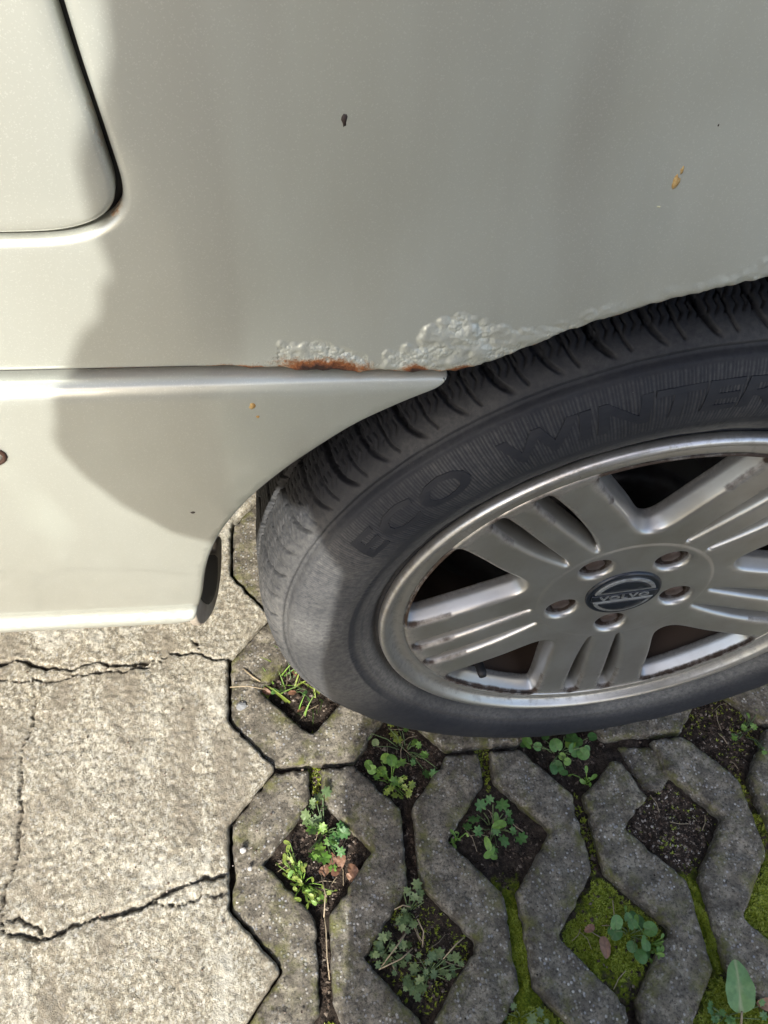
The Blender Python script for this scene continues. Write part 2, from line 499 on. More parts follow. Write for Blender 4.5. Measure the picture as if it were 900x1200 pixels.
G = .028   # half gap between rows in lattice units
for i in range(-1, 8):
    vis = i < 6
    L = col_edge(i, -5+G, 1-G, +1); R = col_edge(i+1, -5+G, 1-G, -1)
    if i == 3:      # this stone has lost the corner of its horn
        L = [q for q in L if q[1] < .6]+[(i+.30, .56), (i+.50, .76)]
        R = [q for q in R if q[1] <= .01]+[(i+.60, .16), (i+.79, .30), (i+.73, .41), (i+.69, .58), (i+.62, .74), (i+.56, .78)]
        poly = L[::-1]+R
    else:
        poly = L[::-1]+R
    paver(poly, vis, RS.uniform(-.0015, .0015), i+2, (RS.uniform(-.006, .006), RS.uniform(-.004, .004)))
paver([(3.66, .95), (3.74, .60), (3.80, .42), (4.0, .36), (4.16, .52), (4.2, .9)], True, -.009, 33, (.01, .02))
for c in range(0, 9, 2):   # row behind: pairs of bars closed at their near end
    vis = c < 5
    top = 7-G
    left = col_edge(c-1, 1+G, top, +1); li = col_edge(c, 1.5, top, -1)[1:]; ri = col_edge(c, 1.5, top, +1)[1:]
    rgtb = col_edge(c+1, 1+G, top, -1)
    bot = (c, 2-AX)
    li = [q for q in li if q[1] > 2-AX+.05]; ri = [q for q in ri if q[1] > 2-AX+.05]
    poly = left[::-1]+rgtb+ri[::-1]+[(c+.03, 2-AX), (c-.03, 2-AX)]+li
    paver(poly, vis, RS.uniform(-.001, .002), 20+c, (0, 0))

for i in range(-1, 8):
    L = col_edge(i, -11+G, -5-G, +1); R_ = col_edge(i+1, -11+G, -5-G, -1)
    paver(L[::-1]+R_, False, RS.uniform(-.0015, .0015), i+50)

# concrete slab, cast against the zigzag flank of the first pavers
edge = col_edge(-1, -11, 8, +1, slit=.068)
E = lat(*resample(np.array([(u-.030, v) for u, v in edge]), .04, False).T)
E = chaikin(E, 1, False)
E = resample(E, .003, False)
E = E + .0012*np.stack([vnoise(E[:, 0], E[:, 1], .007, 31), vnoise(E[:, 0], E[:, 1], .007, 32)], 1)
lo_y, hi_y = E[0, 1], E[-1, 1]
m1 = (E[:, 1] > -.3) & (E[:, 1] < .48)
Ek = E[[i for i in range(len(E)) if m1[i] or i % 6 == 0 or i in (0, len(E)-1)]]
outl = np.vstack([Ek, [(-1.7, hi_y), (-1.7, lo_y)]])
outl = np.vstack([Ek, np.stack([np.linspace(Ek[-1, 0]-.05, -1.7, 20), np.full(20, hi_y)], 1), np.stack([np.linspace(-1.7, Ek[0, 0]-.05, 20), np.full(20, lo_y)], 1)])
I = np.vstack([grid(-.66, -.29, -.28, .46, .0021), grid(-1.7, -.66, lo_y, hi_y, .03), grid(-.66, -.30, .46, hi_y, .02), grid(-.66, -.3, lo_y, -.28, .02)])
CR = [(.0024, .010, [(-.75, .160), (-.64, .142), (-.60, .146), (-.575, .137), (-.545, .131), (-.515, .135), (-.485, .128), (-.455, .134), (-.43, .140), (-.405, .141), (-.385, .131), (-.355, .133)]),
      (.0016, .006, [(-.64, .124), (-.59, .120), (-.56, .118), (-.53, .122), (-.48, .1215), (-.44, .132)]),
      (.0016, .006, [(-.397, .142), (-.401, .152), (-.408, .158)]),
      (.0030, .010, [(-.70, -.165), (-.60, -.150), (-.575, -.143), (-.55, -.1495), (-.53, -.150), (-.505, -.141), (-.49, -.139), (-.462, -.1365), (-.44, -.133), (-.42, -.122), (-.405, -.118), (-.385, -.113), (-.36, -.109)]),
      (.0018, .006, [(-.44, -.133), (-.41, -.136), (-.385, -.131), (-.36, -.130)]),
      (.0018, .006, [(-.60, -.150), (-.562, -.131), (-.543, -.141), (-.53, -.150)]),
      (.0015, .005, [(-.586, .122), (-.580, .095), (-.578, .07), (-.585, .035), (-.578, .0), (-.574, -.04), (-.571, -.08), (-.580, -.110), (-.575, -.143)])]
def slabz(u, v):
    z = .0055*np.ones_like(u)+.0015*vnoise(u, v, .08, 41)
    coarse = np.clip((.47-np.abs(v-.09)), 0, 1)
    z += .0007*vnoise(u+.4*v, v*.55, .014, 42)+.0010*vnoise(u, v, .0045, 43)
    z -= .0035*np.clip(vnoise(u, v, .012, 44)-.62, 0, 1)
    P = np.stack([u+.0022*vnoise(u, v, .008, 45)+.0010*vnoise(u, v, .003, 47), v+.0030*vnoise(u, v, .009, 46)+.0012*vnoise(u, v, .003, 48)], 1)
    ck = np.zeros_like(u)
    for w, dp, pl in CR:
        pl = np.array(pl); D = polydist(P, pl, False)
        wv = w*(.40+.95*np.clip(vnoise(u, v, .016, 50)+.45, 0, 1.5))+.0005*vnoise(u, v, .004, 53)
        g = np.clip(1-D/wv, 0, 1)
        z -= dp*g**.6; ck = np.maximum(ck, sm((g-.22)*1.7))
        z += .0012*vnoise(u, v, .018, 51)*np.clip(1-D/.02, 0, 1)
    return z, ck
def slabmap(u, v, d):
    z, ck = slabz(u, v)
    return np.stack([u, v, z-d], 1)
V, F, UV = plate([outl], I, slabmap, [(.003, 0), (.0012, .0012), (0, .0045), (0, .03)], .0014)
_, ck = slabz(UV[:, 0], UV[:, 1])
slab = mesh('concrete_slab', V, F, SLAB, attr={'crack': ck}); props(slab, kind='structure')

# soil showing in the openings and joints, with moss where it has taken hold
HOLES = {(0, 2): .05, (1, 1): .08, (0, 0): .12, (1, -1): .25, (2, 0): .10, (3, 1): .12, (3, -1): .85, (4, 0): .10, (5, 1): .22, (5, -1): .95, (2, -2): 1.0, (4, -2): .95, (0, -2): .35, (6, 0): .6}
sx = np.linspace(-.37, .62, 330); sy = np.linspace(-.33, .34, 230)
X, Y = np.meshgrid(sx, sy); X = X.ravel(); Y = Y.ravel()
moss = np.zeros_like(X); zz = -.015+.0035*vnoise(X, Y, .03, 61)+.0024*vnoise(X, Y, .009, 62)+.0015*vnoise(X, Y, .004, 63)
for (i, j), m_ in HOLES.items():
    c = lat(i, j); r = np.abs(X-c[0])+np.abs(Y-c[1])
    moss = np.maximum(moss, m_*np.clip(1.25-r/.075, 0, 1)); zz += .006*m_*np.clip(1-r/.07, 0, 1)
for i, j, m_ in ((2, -1, .9), (4, -1, .8), (0, -1, .15), (3, 0, .2), (1, 0, .1), (2, 1, .25), (5, 0, .4), (0, 1, .3), (2, -1.5, 1)):
    c = lat(i, j); r = np.maximum(np.abs(X-c[0])*4, np.abs(Y-c[1])); moss = np.maximum(moss, m_*np.clip(1.4-r/.06, 0, 1)); zz += .004*m_*np.clip(1-r/.07, 0, 1)
nx, ny = len(sx), len(sy); ii = np.arange(nx*ny).reshape(ny, nx)
Fq = np.stack([ii[:-1, :-1], ii[:-1, 1:], ii[1:, 1:], ii[1:, :-1]], -1).reshape(-1, 4)
o = mesh('soil', np.stack([X, Y, zz], 1), Fq, SOIL, attr={'moss': moss}); props(o, kind='structure')
def soilz(x, y):
    d = (X-x)**2+(Y-y)**2; return float(zz[int(np.argmin(d))])

bx_, by_ = np.meshgrid(np.linspace(-.37, .52, 60), np.linspace(-1.26, .60, 120)); bz_ = -.0245+.0012*vnoise(bx_.ravel(), by_.ravel(), .05, 66)
ii = np.arange(7200).reshape(120, 60)
o = mesh('soil_bed', np.stack([bx_.ravel(), by_.ravel(), bz_], 1), np.stack([ii[:-1, :-1], ii[:-1, 1:], ii[1:, 1:], ii[1:, :-1]], -1).reshape(-1, 4), SOIL); props(o, kind='structure')

gm = NT('yard_gravel')
gc = gm.ramp(gm.noise(30, 8, .7), [(.3, (.04, .037, .03)), (.7, (.11, .10, .085))])
gm.set(color=gc, rough=.9); gm.bump(gm.noise(80, 6, .7), .6, .01)
o = mesh('ground', [(-200, -200, -.03), (200, -200, -.03), (200, 200, -.03), (-200, 200, -.03)], [(0, 1, 2, 3)], gm.m, smooth=False)
props(o, kind='structure')

# ------------------------------------------------------------------ car body
ZC = .306
car = empty('parked_car', (0, .8, 0)); car.location = (0, 0, 0)
props(car, 'pale silver green car with bubbling rust above the rear wheel arch', 'car')

def yq(x, z):
    r = np.hypot(x, z-ZC)
    y = -.038+.35*np.clip(z-.71, 0, 1)**2*(z > .71)
    y = np.where(z > .95, y, y)
    return y-.008*(1-sm((r-.37)/.09))
def ysill(x, z):
    t = np.clip((.618-z)/.28, 0, 1.1)
    return -.046+.042*t**1.9

BUB = []
def add_bub(n, cx, cz, sxx, szz, r0, r1, edge=False):
    for _ in range(n):
        x = RS.normal(cx, sxx); z = RS.normal(cz, szz)
        BUB.append((x, z, RS.uniform(r0, r1)))
rb = np.random.RandomState(5)
for _ in range(190):    # patch beside the seam
    x = rb.uniform(-.283, -.247); zt = .641-.011*((x+.270)/.022)**2*(x > -.27)-.004*rb.rand()
    BUB.append((x, rb.uniform(.625, max(.630, zt)), rb.uniform(.0011, .0026)))
for _ in range(320):    # the large patch, peaked over the tip of the sill cover
    x = rb.uniform(-.238, -.165)
    top = np.interp(x, [-.238, -.225, -.215, -.208, -.195, -.180, -.165], [.636, .640, .6535, .6565, .652, .648, .649])
    bot = max(.628, ZC+math.sqrt(max(0, .376**2-x*x)))
    if top <= bot: top = bot+.004
    z = bot+(top-bot)*rb.rand()**.9
    core = math.exp(-((x+.208)/.014)**2-((z-.643)/.008)**2)
    BUB.append((x, z, rb.uniform(.0013, .0026)+core*rb.uniform(0, .0042)))
for x, z, r in ((-.214, .640, .0062), (-.204, .646, .0068), (-.197, .637, .0060), (-.222, .634, .0045), (-.207, .633, .0050)): BUB.append((x, z, r))
for _ in range(300):    # along the lip to the right
    x = rb.uniform(-.18, .05); e = ZC+math.sqrt(.376**2-x*x)
    BUB.append((x, e+rb.uniform(.001, .006)+.003*rb.rand()*(x < -.12), rb.uniform(.0010, .0022)))
for _ in range(30):
    x = rb.uniform(-.095, -.06); e = ZC+math.sqrt(.376**2-x*x); BUB.append((x, e+rb.uniform(.004, .011), rb.uniform(.0012, .0026)))
def bubbles(x, z):
    h = np.zeros_like(x)
    for bx, bz, br in BUB:
        k = (np.abs(x-bx) < br) & (np.abs(z-bz) < br)
        if not k.any(): continue
        q = 1-((x[k]-bx)**2+(z[k]-bz)**2)/br**2
        h[k] = np.maximum(h[k], br*.30*np.sqrt(np.clip(q, 0, 1)))
    return h

def arc(r, a0, a1, n, zc=ZC): return [(r*math.cos(rad(a)), zc+r*math.sin(rad(a))) for a in np.linspace(a0, a1, n)]
# outline of the rear quarter panel (x, z), counter-clockwise
SEAM = .6243
door_c = [(-.345, .80), (-.3415, .758), (-.3395, .742), (-.3378, .727), (-.3365, .714), (-.3385, .7065), (-.344, .7005), (-.352, .6968), (-.362, .6945), (-.375, .6938), (-.40, .6935)]
door_c = [(a+.0008, b-.0050) for a, b in door_c]
door_c = [tuple(q) for q in chaikin(np.array(door_c), 3, False)]
xs0 = -math.sqrt(.376**2-(SEAM-ZC)**2)
q_pts = []
q_pts += [(-1.35, SEAM), (-.5, SEAM)] + [(x, SEAM) for x in np.linspace(-.45, xs0-.006, 60)]
a_s = math.degrees(math.atan2(SEAM-ZC, xs0))
q_pts += arc(.376, a_s-1.2, 12, 150)
q_pts += [(.385, .36), (.50, .34), (.78, .36), (.80, .60), (.80, .98), (.2, 1.0), (-.36, 1.0), (-.352, .90)]
q_pts += door_c + [(-.6, .6885), (-1.35, .6885)]
Q = np.array(q_pts)
def seg_resample(P, fn):
    out = []
    n = len(P)
    for i in range(n):
        a = P[i]; b = P[(i+1) % n]; L = np.hypot(*(b-a)); s = fn((a+b)/2); k = max(1, int(L/s))
        for j in range(k): out.append(a+(b-a)*j/k)
    return np.array(out)
def dens(p):
    if p[0] > -.31 and p[0] < .06 and p[1] < .68 and p[1] > .60: return .0011
    if p[0] > -.5 and p[0] < .1: return .004
    return .03
Qr = seg_resample(Q, dens)
# ragged, rust-eaten lip
jag = np.where((Qr[:, 0] > -.31) & (Qr[:, 0] < .05) & (Qr[:, 1] < .685), 1.0, 0)
Qr = Qr+np.stack([0*jag, jag*(.0007*vnoise(Qr[:, 0], Qr[:, 1], .004, 71)+.0008*vnoise(Qr[:, 0], Qr[:, 1], .011, 72))], 1)
I1 = grid(-.30, -.125, .624, .662, .00085)
e_ = grid(-.125, .03, .650, .692, .0016); e_ = e_[np.hypot(e_[:, 0], e_[:, 1]-ZC) < .392]
I2 = grid(-.5, .12, .624, .80, .006); k = ~((I2[:, 0] > -.302) & (I2[:, 0] < -.123) & (I2[:, 1] < .664)) & ~((I2[:, 0] >= -.123) & (I2[:, 0] < .03) & (np.hypot(I2[:, 0], I2[:, 1]-ZC) < .395))
I3 = grid(-1.35, .8, .34, 1.0, .025); k3 = ~((I3[:, 0] > -.5) & (I3[:, 0] < .12) & (I3[:, 1] < .80))
Iq = np.vstack([I1, e_, I2[k], I3[k3]])
def qmap(u, v, d):
    h = bubbles(u, v)*np.clip(1-d/.003, 0, 1)
    n = .00035*vnoise(u, v, .0025, 73)*((h > 0)*1.0)
    return np.stack([u, yq(u, v)+d-h-n, v], 1)
RQ = [(.0036, 0), (.0024, .0003), (.0012, .0010), (.0004, .0021), (0, .0038), (.0004, .014)]
V, F, UV = plate([Qr], Iq, qmap, RQ, .0007)
u, v = UV[:, 0], UV[:, 1]
g = lambda a, c, s: np.exp(-((a-c)/s)**2)
low = np.clip(1-(v-SEAM)/.013, 0, 1)
rust = 1.0*g(u, -.266, .024)*np.clip(1.35-(v-SEAM)/.0085, 0, 1)
rust = np.maximum(rust, .72*sm((u+.330)/.02)*sm((-.19-u)/.02)*np.clip(1.25-(v-SEAM)/.0036, 0, 1))
rust = np.maximum(rust, .55*sm((u+.40)/.04)*sm((-.19-u)/.02)*np.clip(1.2-(v-SEAM)/.0024, 0, 1))
rust = np.maximum(rust, .42*g(u, -.265, .034)*np.clip(1.3-(v-SEAM)/.010, 0, 1))
rust = np.maximum(rust, .98*g(u, -.2245, .0075)*np.clip(1.35-(v-SEAM)/.007, 0, 1))
rust = np.maximum(rust, .98*g(u, -.2030, .0075)*np.clip(1.35-(v-SEAM)/.007, 0, 1))
rr = np.hypot(u, v-ZC)-.376
rust = np.maximum(rust, .60*(u > -.20)*(u < .1)*np.clip(1.1-rr/.0022, 0, 1)*(v > .6))
dd = polydist(UV, np.array(door_c), False)
rust = np.maximum(rust, .50*np.clip(1-dd/.0022, 0, 1)*(v > .6965)*(u > -.45)*np.clip(.6+.3+vnoise(u, v, .02, 74), 0, 1))
rust[rust < .03] = 0
xx_ = np.clip(u, -.3, .1)
topb = np.interp(u, [-.29, -.283, -.27, -.247, -.242, -.238, -.225, -.215, -.208, -.195, -.180, -.165, -.10, -.09, -.07, -.06], [.626, .639, .6415, .634, .627, .636, .640, .6535, .6575, .652, .648, .651, .668, .676, .678, .674])
blis = np.clip((topb+.0015-v)/.003, 0, 1)*(u > -.285)*(u < -.0)*(v < .69)
blis[(u > -.246) & (u < -.239)] = 0
blis = blis*np.clip(.75+.8*vnoise(u, v, .006, 76), 0, 1)
mesh('quarter_panel', V, F, PAINT, car, attr={'rust': rust, 'blister': blis})

# rear door, its lower rear corner
GAP = .0024
dc = np.array(door_c); 
T = np.gradient(dc, axis=0); T /= np.hypot(*T.T)[:, None]; dn = dc+GAP*np.stack([T[:, 1], -T[:, 0]], 1)
Dp = np.vstack([[(-1.35, 1.0)], [(-.362, 1.0)], [(-.3565, .90)], dn[0:1]+[[-.0006, 0]], dn[1:], [(-.6, .6885+GAP)], [(-1.35, .6885+GAP)]])
if area(Dp) < 0: Dp = Dp[::-1]
Dr = seg_resample(Dp, dens)
def dmap(u, v, d): return np.stack([u, yq(u, v)+d-.0004, v], 1)
V, F, UV = plate([Dr], np.vstack([grid(-.5, -.33, .685, .80, .005), grid(-1.35, -.5, .685, 1.0, .03), grid(-.5, -.35, .80, 1.0, .02)]), dmap, [(.0026, 0), (.0015, .0003), (.0006, .0011), (0, .0024), (.0002, .013)], .002)
dd = polydist(UV, Dr)
ru = .58*np.clip(1-dd/.0024, 0, 1)*(UV[:, 1] < .78)*(UV[:, 0] > -.5)*np.clip(.4+vnoise(UV[:, 0], UV[:, 1], .02, 75), 0, 1)
mesh('rear_door', V, F, PAINT, car, attr={'rust': ru})

# rubber seal and dark jamb behind the gaps
P = [(x, float(yq(x, z))+.0115, z) for x, z in chaikin(np.vstack([[(-.352, .93)], door_c, [(-.6, .6885)], [(-1.3, .6885)]]), 1, False)]
V, F = tube([(x-.0015, y, z+.0015) for x, y, z in P], .0042, 8)
mesh('door_seal', V, F, BLACK, car)
P = [(x, -.028, SEAM-.001) for x in np.linspace(-1.3, -.20, 40)]
V, F = tube(P, .006, 8); mesh('seam_sealer', V, F, DARK, car)

# sill cover: plastic skirt ahead of the wheel, with its rounded top bead and flared bottom lip
def sarc():
    pts = [(-.2085, .6188), (-.2125, .6150), (-.2225, .6100), (-.237, .6015), (-.251, .592), (-.265, .579), (-.282, .562), (-.299, .541), (-.311, .522), (-.3225, .498), (-.3315, .470), (-.3375, .443), (-.3425, .410), (-.3475, .385), (-.3515, .368), (-.3575, .3565), (-.366, .3525)]
    return pts
TOPZ = .6219
S = np.array([(-1.35, .368), (-.56, .368)] + [(-.367, .3585)] + [(-.3585, .3615)] + sarc()[-3::-1] + [(-.2080, .6210), (-.2125, TOPZ)] + [(-1.35, TOPZ)])
S = np.vstack([S[:2], chaikin(S[2:-1], 2, False), S[-1:]])
if area(S) < 0: S = S[::-1]
def sdens(p): return .003 if p[0] > -.55 else .03
Sr = seg_resample(S, sdens)
LIPZ = .372
def smap(u, v, d):
    y = ysill(u, v)
    LZ = np.interp(u, [-.56, -.367], [.384, .3745])
    t = np.clip((LZ-v)/.0075, 0, 1.4)               # bottom lip flares outward, then turns under
    y = y-.0068*sm(t)
    y = y+.0012*g(v, LZ+.003, .0035)
    tb = np.clip((v-(TOPZ-.0075))/.0075, 0, 1)       # the top edge rolls over
    y = y+.0065*(1-np.sqrt(np.clip(1-tb**2, 0, 1)))
    # arch edge rolls inward a little
    return np.stack([u, y+d, v], 1)
V, F, UV = plate([Sr], np.vstack([grid(-.56, -.20, .34, .626, .0035), grid(-1.35, -.56, .34, .63, .012)]), smap, [(.0024, 0), (.0015, .0004), (.0007, .0011), (.0002, .0024), (0, .005), (.0003, .02)], .0015)
ru = .40*np.clip(1-np.abs(UV[:, 1]-np.interp(UV[:, 0], [-.56, -.367], [.3705, .361]))/.0022, 0, 1)*(UV[:, 0] > -.6)
sill = mesh('sill_cover', V, F, PAINT, car, attr={'rust': ru})

# jacking point plug at the left edge of the view
J = resample(chaikin(np.array([(-.4135, .5905), (-.4135, .571), (-.50, .571), (-.50, .5905)]), 3), .002)
if area(J) < 0: J = J[::-1]
V, F, UV = plate([J], grid(-.5, -.41, .57, .592, .004), lambda u, v, d: np.stack([u, ysill(u, v)+d-.0012, v], 1), [(.002, 0), (.0008, .0006), (0, .002)], .001)
mesh('jack_point_plug', V, F, PAINT, sill)
Jo = np.array([(a, float(ysill(a, b))-.0004, b) for a, b in offs(J, -.0008)])
V, F = tube([tuple(q) for q in np.vstack([Jo, Jo[:1]])], .0011, 6, False)
mesh('plug_gap', V, F, RUSTY, sill)

# end of the sill: folded black flange with its opening, seen past the skirt
X0 = -.349
fl_out = [(.1122, .282), (.1064, .287), (.0992, .2868), (.0917, .2855), (.0560, .3448), (.0072, .3677), (.0022, .3527), (-.0008, .334), (.0079, .3093), (.0339, .2757), (.0579, .2554), (.0825, .2467), (.1041, .2493), (.1202, .2664), (.119, .276)]
fi = [(.0549, .3405), (.0915, .2857), (.0850, .2780), (.0763, .2704), (.0596, .2720), (.0379, .2906), (.0248, .3148), (.0156, .3418), (.0163, .3563), (.0330, .3560)]
fl_out = np.array(fl_out); fi = np.array(fi)
xm = lambda u, d: -.356+.09*u+.0*d
V0, F0, UV = plate([resample(chaikin(fl_out, 1), .003)], grid(-.02, .13, .23, .38, .006), lambda u, v, d: np.stack([xm(u, d)-d, u, v], 1), [(.0012, 0), (.0004, .0006), (0, .002), (0, .006)], .003)
mesh('sill_end_flange', V0, F0, simple('grey_underseal', (.52, .47, .38), .6, 0, 40, (.34, .28, .22), .4), car)
V0, F0, UV = plate([resample(chaikin(fi, 1), .003)], grid(0, .12, .25, .38, .006), lambda u, v, d: np.stack([xm(u, d)-d+.0014, u, v], 1), [(.0006, 0), (0, .0008)], .003)
mesh('flange_opening', V0, F0, BLACK, car)

# inner structure that keeps the light out: liner, floor, upper body
A = np.radians(np.linspace(-8, 158, 60))
prof = [(.372, -.028), (.386, -.02), (.392, .02), (.392, .26), (.30, .27), (.0, .27)]
lathe('wheel_arch_liner', prof, 70, DARK, car, ZC, a0=rad(-5), a1=rad(155))
def box(x0, x1, y0, y1, z0, z1):
    V = [(x, y, z) for x in (x0, x1) for y in (y0, y1) for z in (z0, z1)]
    F = [(0, 1, 3, 2), (4, 6, 7, 5), (0, 4, 5, 1), (2, 3, 7, 6), (0, 2, 6, 4), (1, 5, 7, 3)]
    return V, F
V, F = join([box(-1.35, -.42, .03, 1.60, .355, .62), box(-.42, .40, .29, 1.34, .30, .66), box(.40, .80, .0, 1.62, .36, .62), box(-.42, -.38, .03, .30, .40, .62)])
mesh('underbody', V, F, DARK, car, smooth=False)
V, F = join([box(-1.35, .80, -.005, 1.66, .71, .985), box(-1.35, -.40, -.02, 0.03, .63, .71), box(-1.35, .8, 1.62, 1.68, .36, .72)])
mesh('body_shell', V, F, PAINT, car, smooth=False)

GLASS = simple('dark_window_glass', (.012, .016, .016), .06)
def loft4(z0, z1, a, b):
    V = [(a[0], a[2], z0), (a[1], a[2], z0), (a[1], a[3], z0), (a[0], a[3], z0), (b[0], b[2], z1), (b[1], b[2], z1), (b[1], b[3], z1), (b[0], b[3], z1)]
    return V, [(0, 1, 5, 4), (1, 2, 6, 5), (2, 3, 7, 6), (3, 0, 4, 7), (4, 5, 6, 7)]
V, F = loft4(.986, 1.36, (-1.35, .70, .045, 1.62), (-1.35, .30, .235, 1.43)); mesh('window_glass', V, F, GLASS, car, smooth=False)
V, F = loft4(1.362, 1.42, (-1.35, .30, .232, 1.433), (-1.35, .22, .30, 1.36)); mesh('roof', V, F, PAINT, car, smooth=False)
for x_ in (-.42, .28):
    V, F = join([box(x_-.03, x_+.03, .035, .05, .984, .99), ([(x_-.035, .034, .987), (x_+.035, .034, .987), (x_+.035-.02, .226, 1.363), (x_-.035-.02, .226, 1.363), (x_-.035, .06, .987), (x_+.035, .06, .987), (x_+.015, .25, 1.363), (x_-.055, .25, 1.363)], [(0, 1, 2, 3), (0, 3, 7, 4), (1, 5, 6, 2)])])
    mesh('window_pillar', V, F, PAINT, car, smooth=False)

# ------------------------------------------------------------------ wheel
barrel = [(.2068, .012), (.2075, .009), (.2120, .0085), (.2136, .0065), (.2138, .003), (.2128, .0002), (.2105, -.0012), (.2080, -.0004), (.2058, .0022), (.2040, .0062), (.2010, .0082), (.1975, .0078), (.1935, .0066), (.1920, .0075), (.1905, .030), (.186, .045), (.178, .07), (.178, .15), (.186, .185), (.205, .197), (.2068, .192), (.19, .17), (.182, .15), (.182, .07), (.195, .03)]
wheel = lathe('wheel', barrel, 360, ALLOY, car, ZC)
me = wheel.data; nb_ = len(barrel); co = np.empty(len(me.vertices)*3); me.vertices.foreach_get('co', co); co = co.reshape(-1, 3)
rr = np.hypot(co[:, 0], co[:, 2]-ZC)
a = me.attributes.new('worn', 'FLOAT', 'POINT'); a.data.foreach_set('value', (np.clip(1-np.abs(rr-.2122)/.0030, 0, 1)*(co[:, 1] < .006)).astype(np.float32))
a = me.attributes.new('dirt', 'FLOAT', 'POINT'); a.data.foreach_set('value', np.where((co[:, 1] > .012) & (rr < .205), .95, np.where((rr < .2055) & (rr > .199), .36, .26)).astype(np.float32))

def fy(r):   # wheel face depth
    y = .0066+.052*(np.clip(.193-r, 0, 1))
    y = y+.0022*sm((.150-r)/.08)
    return y-.0009*sm((.0765-r)/.0030)
SP = [132, 60, -12, -84, -156]
loops = []; 
def rot(P, a):
    a = rad(a); P = np.asarray(P); return np.stack([P[:, 0]*math.cos(a)-P[:, 1]*math.sin(a), P[:, 0]*math.sin(a)+P[:, 1]*math.cos(a)], 1)
n_a = 520
outer = np.array([(.1925*math.cos(t), .1925*math.sin(t)) for t in np.linspace(0, 2*PI, n_a, endpoint=False)])
win_h = [(.0935, .0), (.0965, .0085), (.106, .0155), (.125, .0262), (.145, .0395), (.163, .0510), (.1745, .0575), (.1800, .0570), (.1835, .0500), (.1862, .036), (.1878, .018)]
win = win_h+[(.1882, 0)]+[(a, -b) for a, b in win_h[:0:-1]]
slotA = [(.0785, .0128), (.0800, .0145), (.095, .0182), (.120, .0222), (.150, .0245), (.175, .0243), (.1835, .0235), (.1865, .0205), (.1865, .0145), (.1835, .0118), (.160, .0112), (.120, .0116), (.090, .0120)]
slotB = [(a, -b) for a, b in slotA]
for s_ in SP:
    loops.append(('w', resample(chaikin(rot(win, s_+36), 2), .0026)))
    loops.append(('s', resample(chaikin(rot(slotA, s_), 2), .002)))
    loops.append(('s', resample(chaikin(rot(slotB, s_), 2), .002)))
    c = np.array([.054*math.cos(rad(s_)), .054*math.sin(rad(s_))])
    loops.append(('b', np.array([c+.0136*np.array([math.cos(t), math.sin(t)]) for t in np.linspace(0, 2*PI, 36, endpoint=False)])))
gr = [(r*math.cos(t), r*math.sin(t)) for r in np.arange(.004, .190, .0045) for t in np.linspace(0, 2*PI, max(6, int(2*PI*r/.0045)), endpoint=False)]
gr += [(r*math.cos(t), r*math.sin(t)) for r in (.0735, .0745, .0755, .0765, .0775) for t in np.linspace(0, 2*PI, 200, endpoint=False)]
allL = [outer]+[l for _, l in loops]
def wmap(u, v, d):
    r = np.hypot(u, v)
    return np.stack([u, fy(r)+d, v+ZC], 1)
RW = [(.0034, 0), (.0022, .0005), (.0011, .0015), (.0002, .0032), (-.0009, .0060), (-.0028, .0110), (-.0052, .0180), (-.0040, .0205)]
facs = [0]+[{'w': 1.0, 's': .42, 'b': 0}[k_] for k_, _ in loops]
V, F, UV = plate(allL, np.array(gr), wmap, RW, .0016, facs)
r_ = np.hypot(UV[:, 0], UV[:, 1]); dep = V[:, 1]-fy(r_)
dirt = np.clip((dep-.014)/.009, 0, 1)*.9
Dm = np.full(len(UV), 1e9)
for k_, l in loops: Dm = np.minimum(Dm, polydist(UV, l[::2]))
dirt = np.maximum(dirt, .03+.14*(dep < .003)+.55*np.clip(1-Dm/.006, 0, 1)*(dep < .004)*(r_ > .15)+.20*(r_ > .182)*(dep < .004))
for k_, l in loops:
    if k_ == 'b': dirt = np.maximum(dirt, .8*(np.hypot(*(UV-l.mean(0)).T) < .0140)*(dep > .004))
mesh('rim', V, F, ALLOY, wheel, attr={'dirt': dirt})
# bolts sunk in their pockets
def bolt_mesh():
    parts = []
    prof = [(.0118, .012), (.0105, .010), (.0098, .008)]
    V = []; F = []
    n = 24
    for r, y in [(.0136, .016), (.0128, .0135), (.0090, .0128)]:
        V += [(r*math.cos(2*PI*k/n), y, r*math.sin(2*PI*k/n)) for k in range(n)]
    for y, r in ((.0128, .0090), (.004, .0082), (.0028, .0072)):
        V += [(r*math.cos(2*PI*k/n)*(1+.06*math.cos(6*2*PI*k/n)), y, r*math.sin(2*PI*k/n)*(1+.06*math.cos(6*2*PI*k/n))) for k in range(n)]
    for q in range(5):
        for k in range(n): F.append((q*n+k, q*n+(k+1) % n, (q+1)*n+(k+1) % n, (q+1)*n+k))
    V.append((0, .0024, 0)); c = len(V)-1
    for k in range(n): F.append((5*n+k, 5*n+(k+1) % n, c))
    return V, F
bv, bf = bolt_mesh(); b0 = None
for s_ in SP:
    loc = (.054*math.cos(rad(s_)), float(fy(.054))+.002, ZC+.054*math.sin(rad(s_)))
    if b0 is None: b0 = mesh('wheel_bolt', bv, bf, BOLT, wheel, loc=loc)
    else:
        b = b0.copy(); COL.objects.link(b); b.location = loc; b.parent = wheel
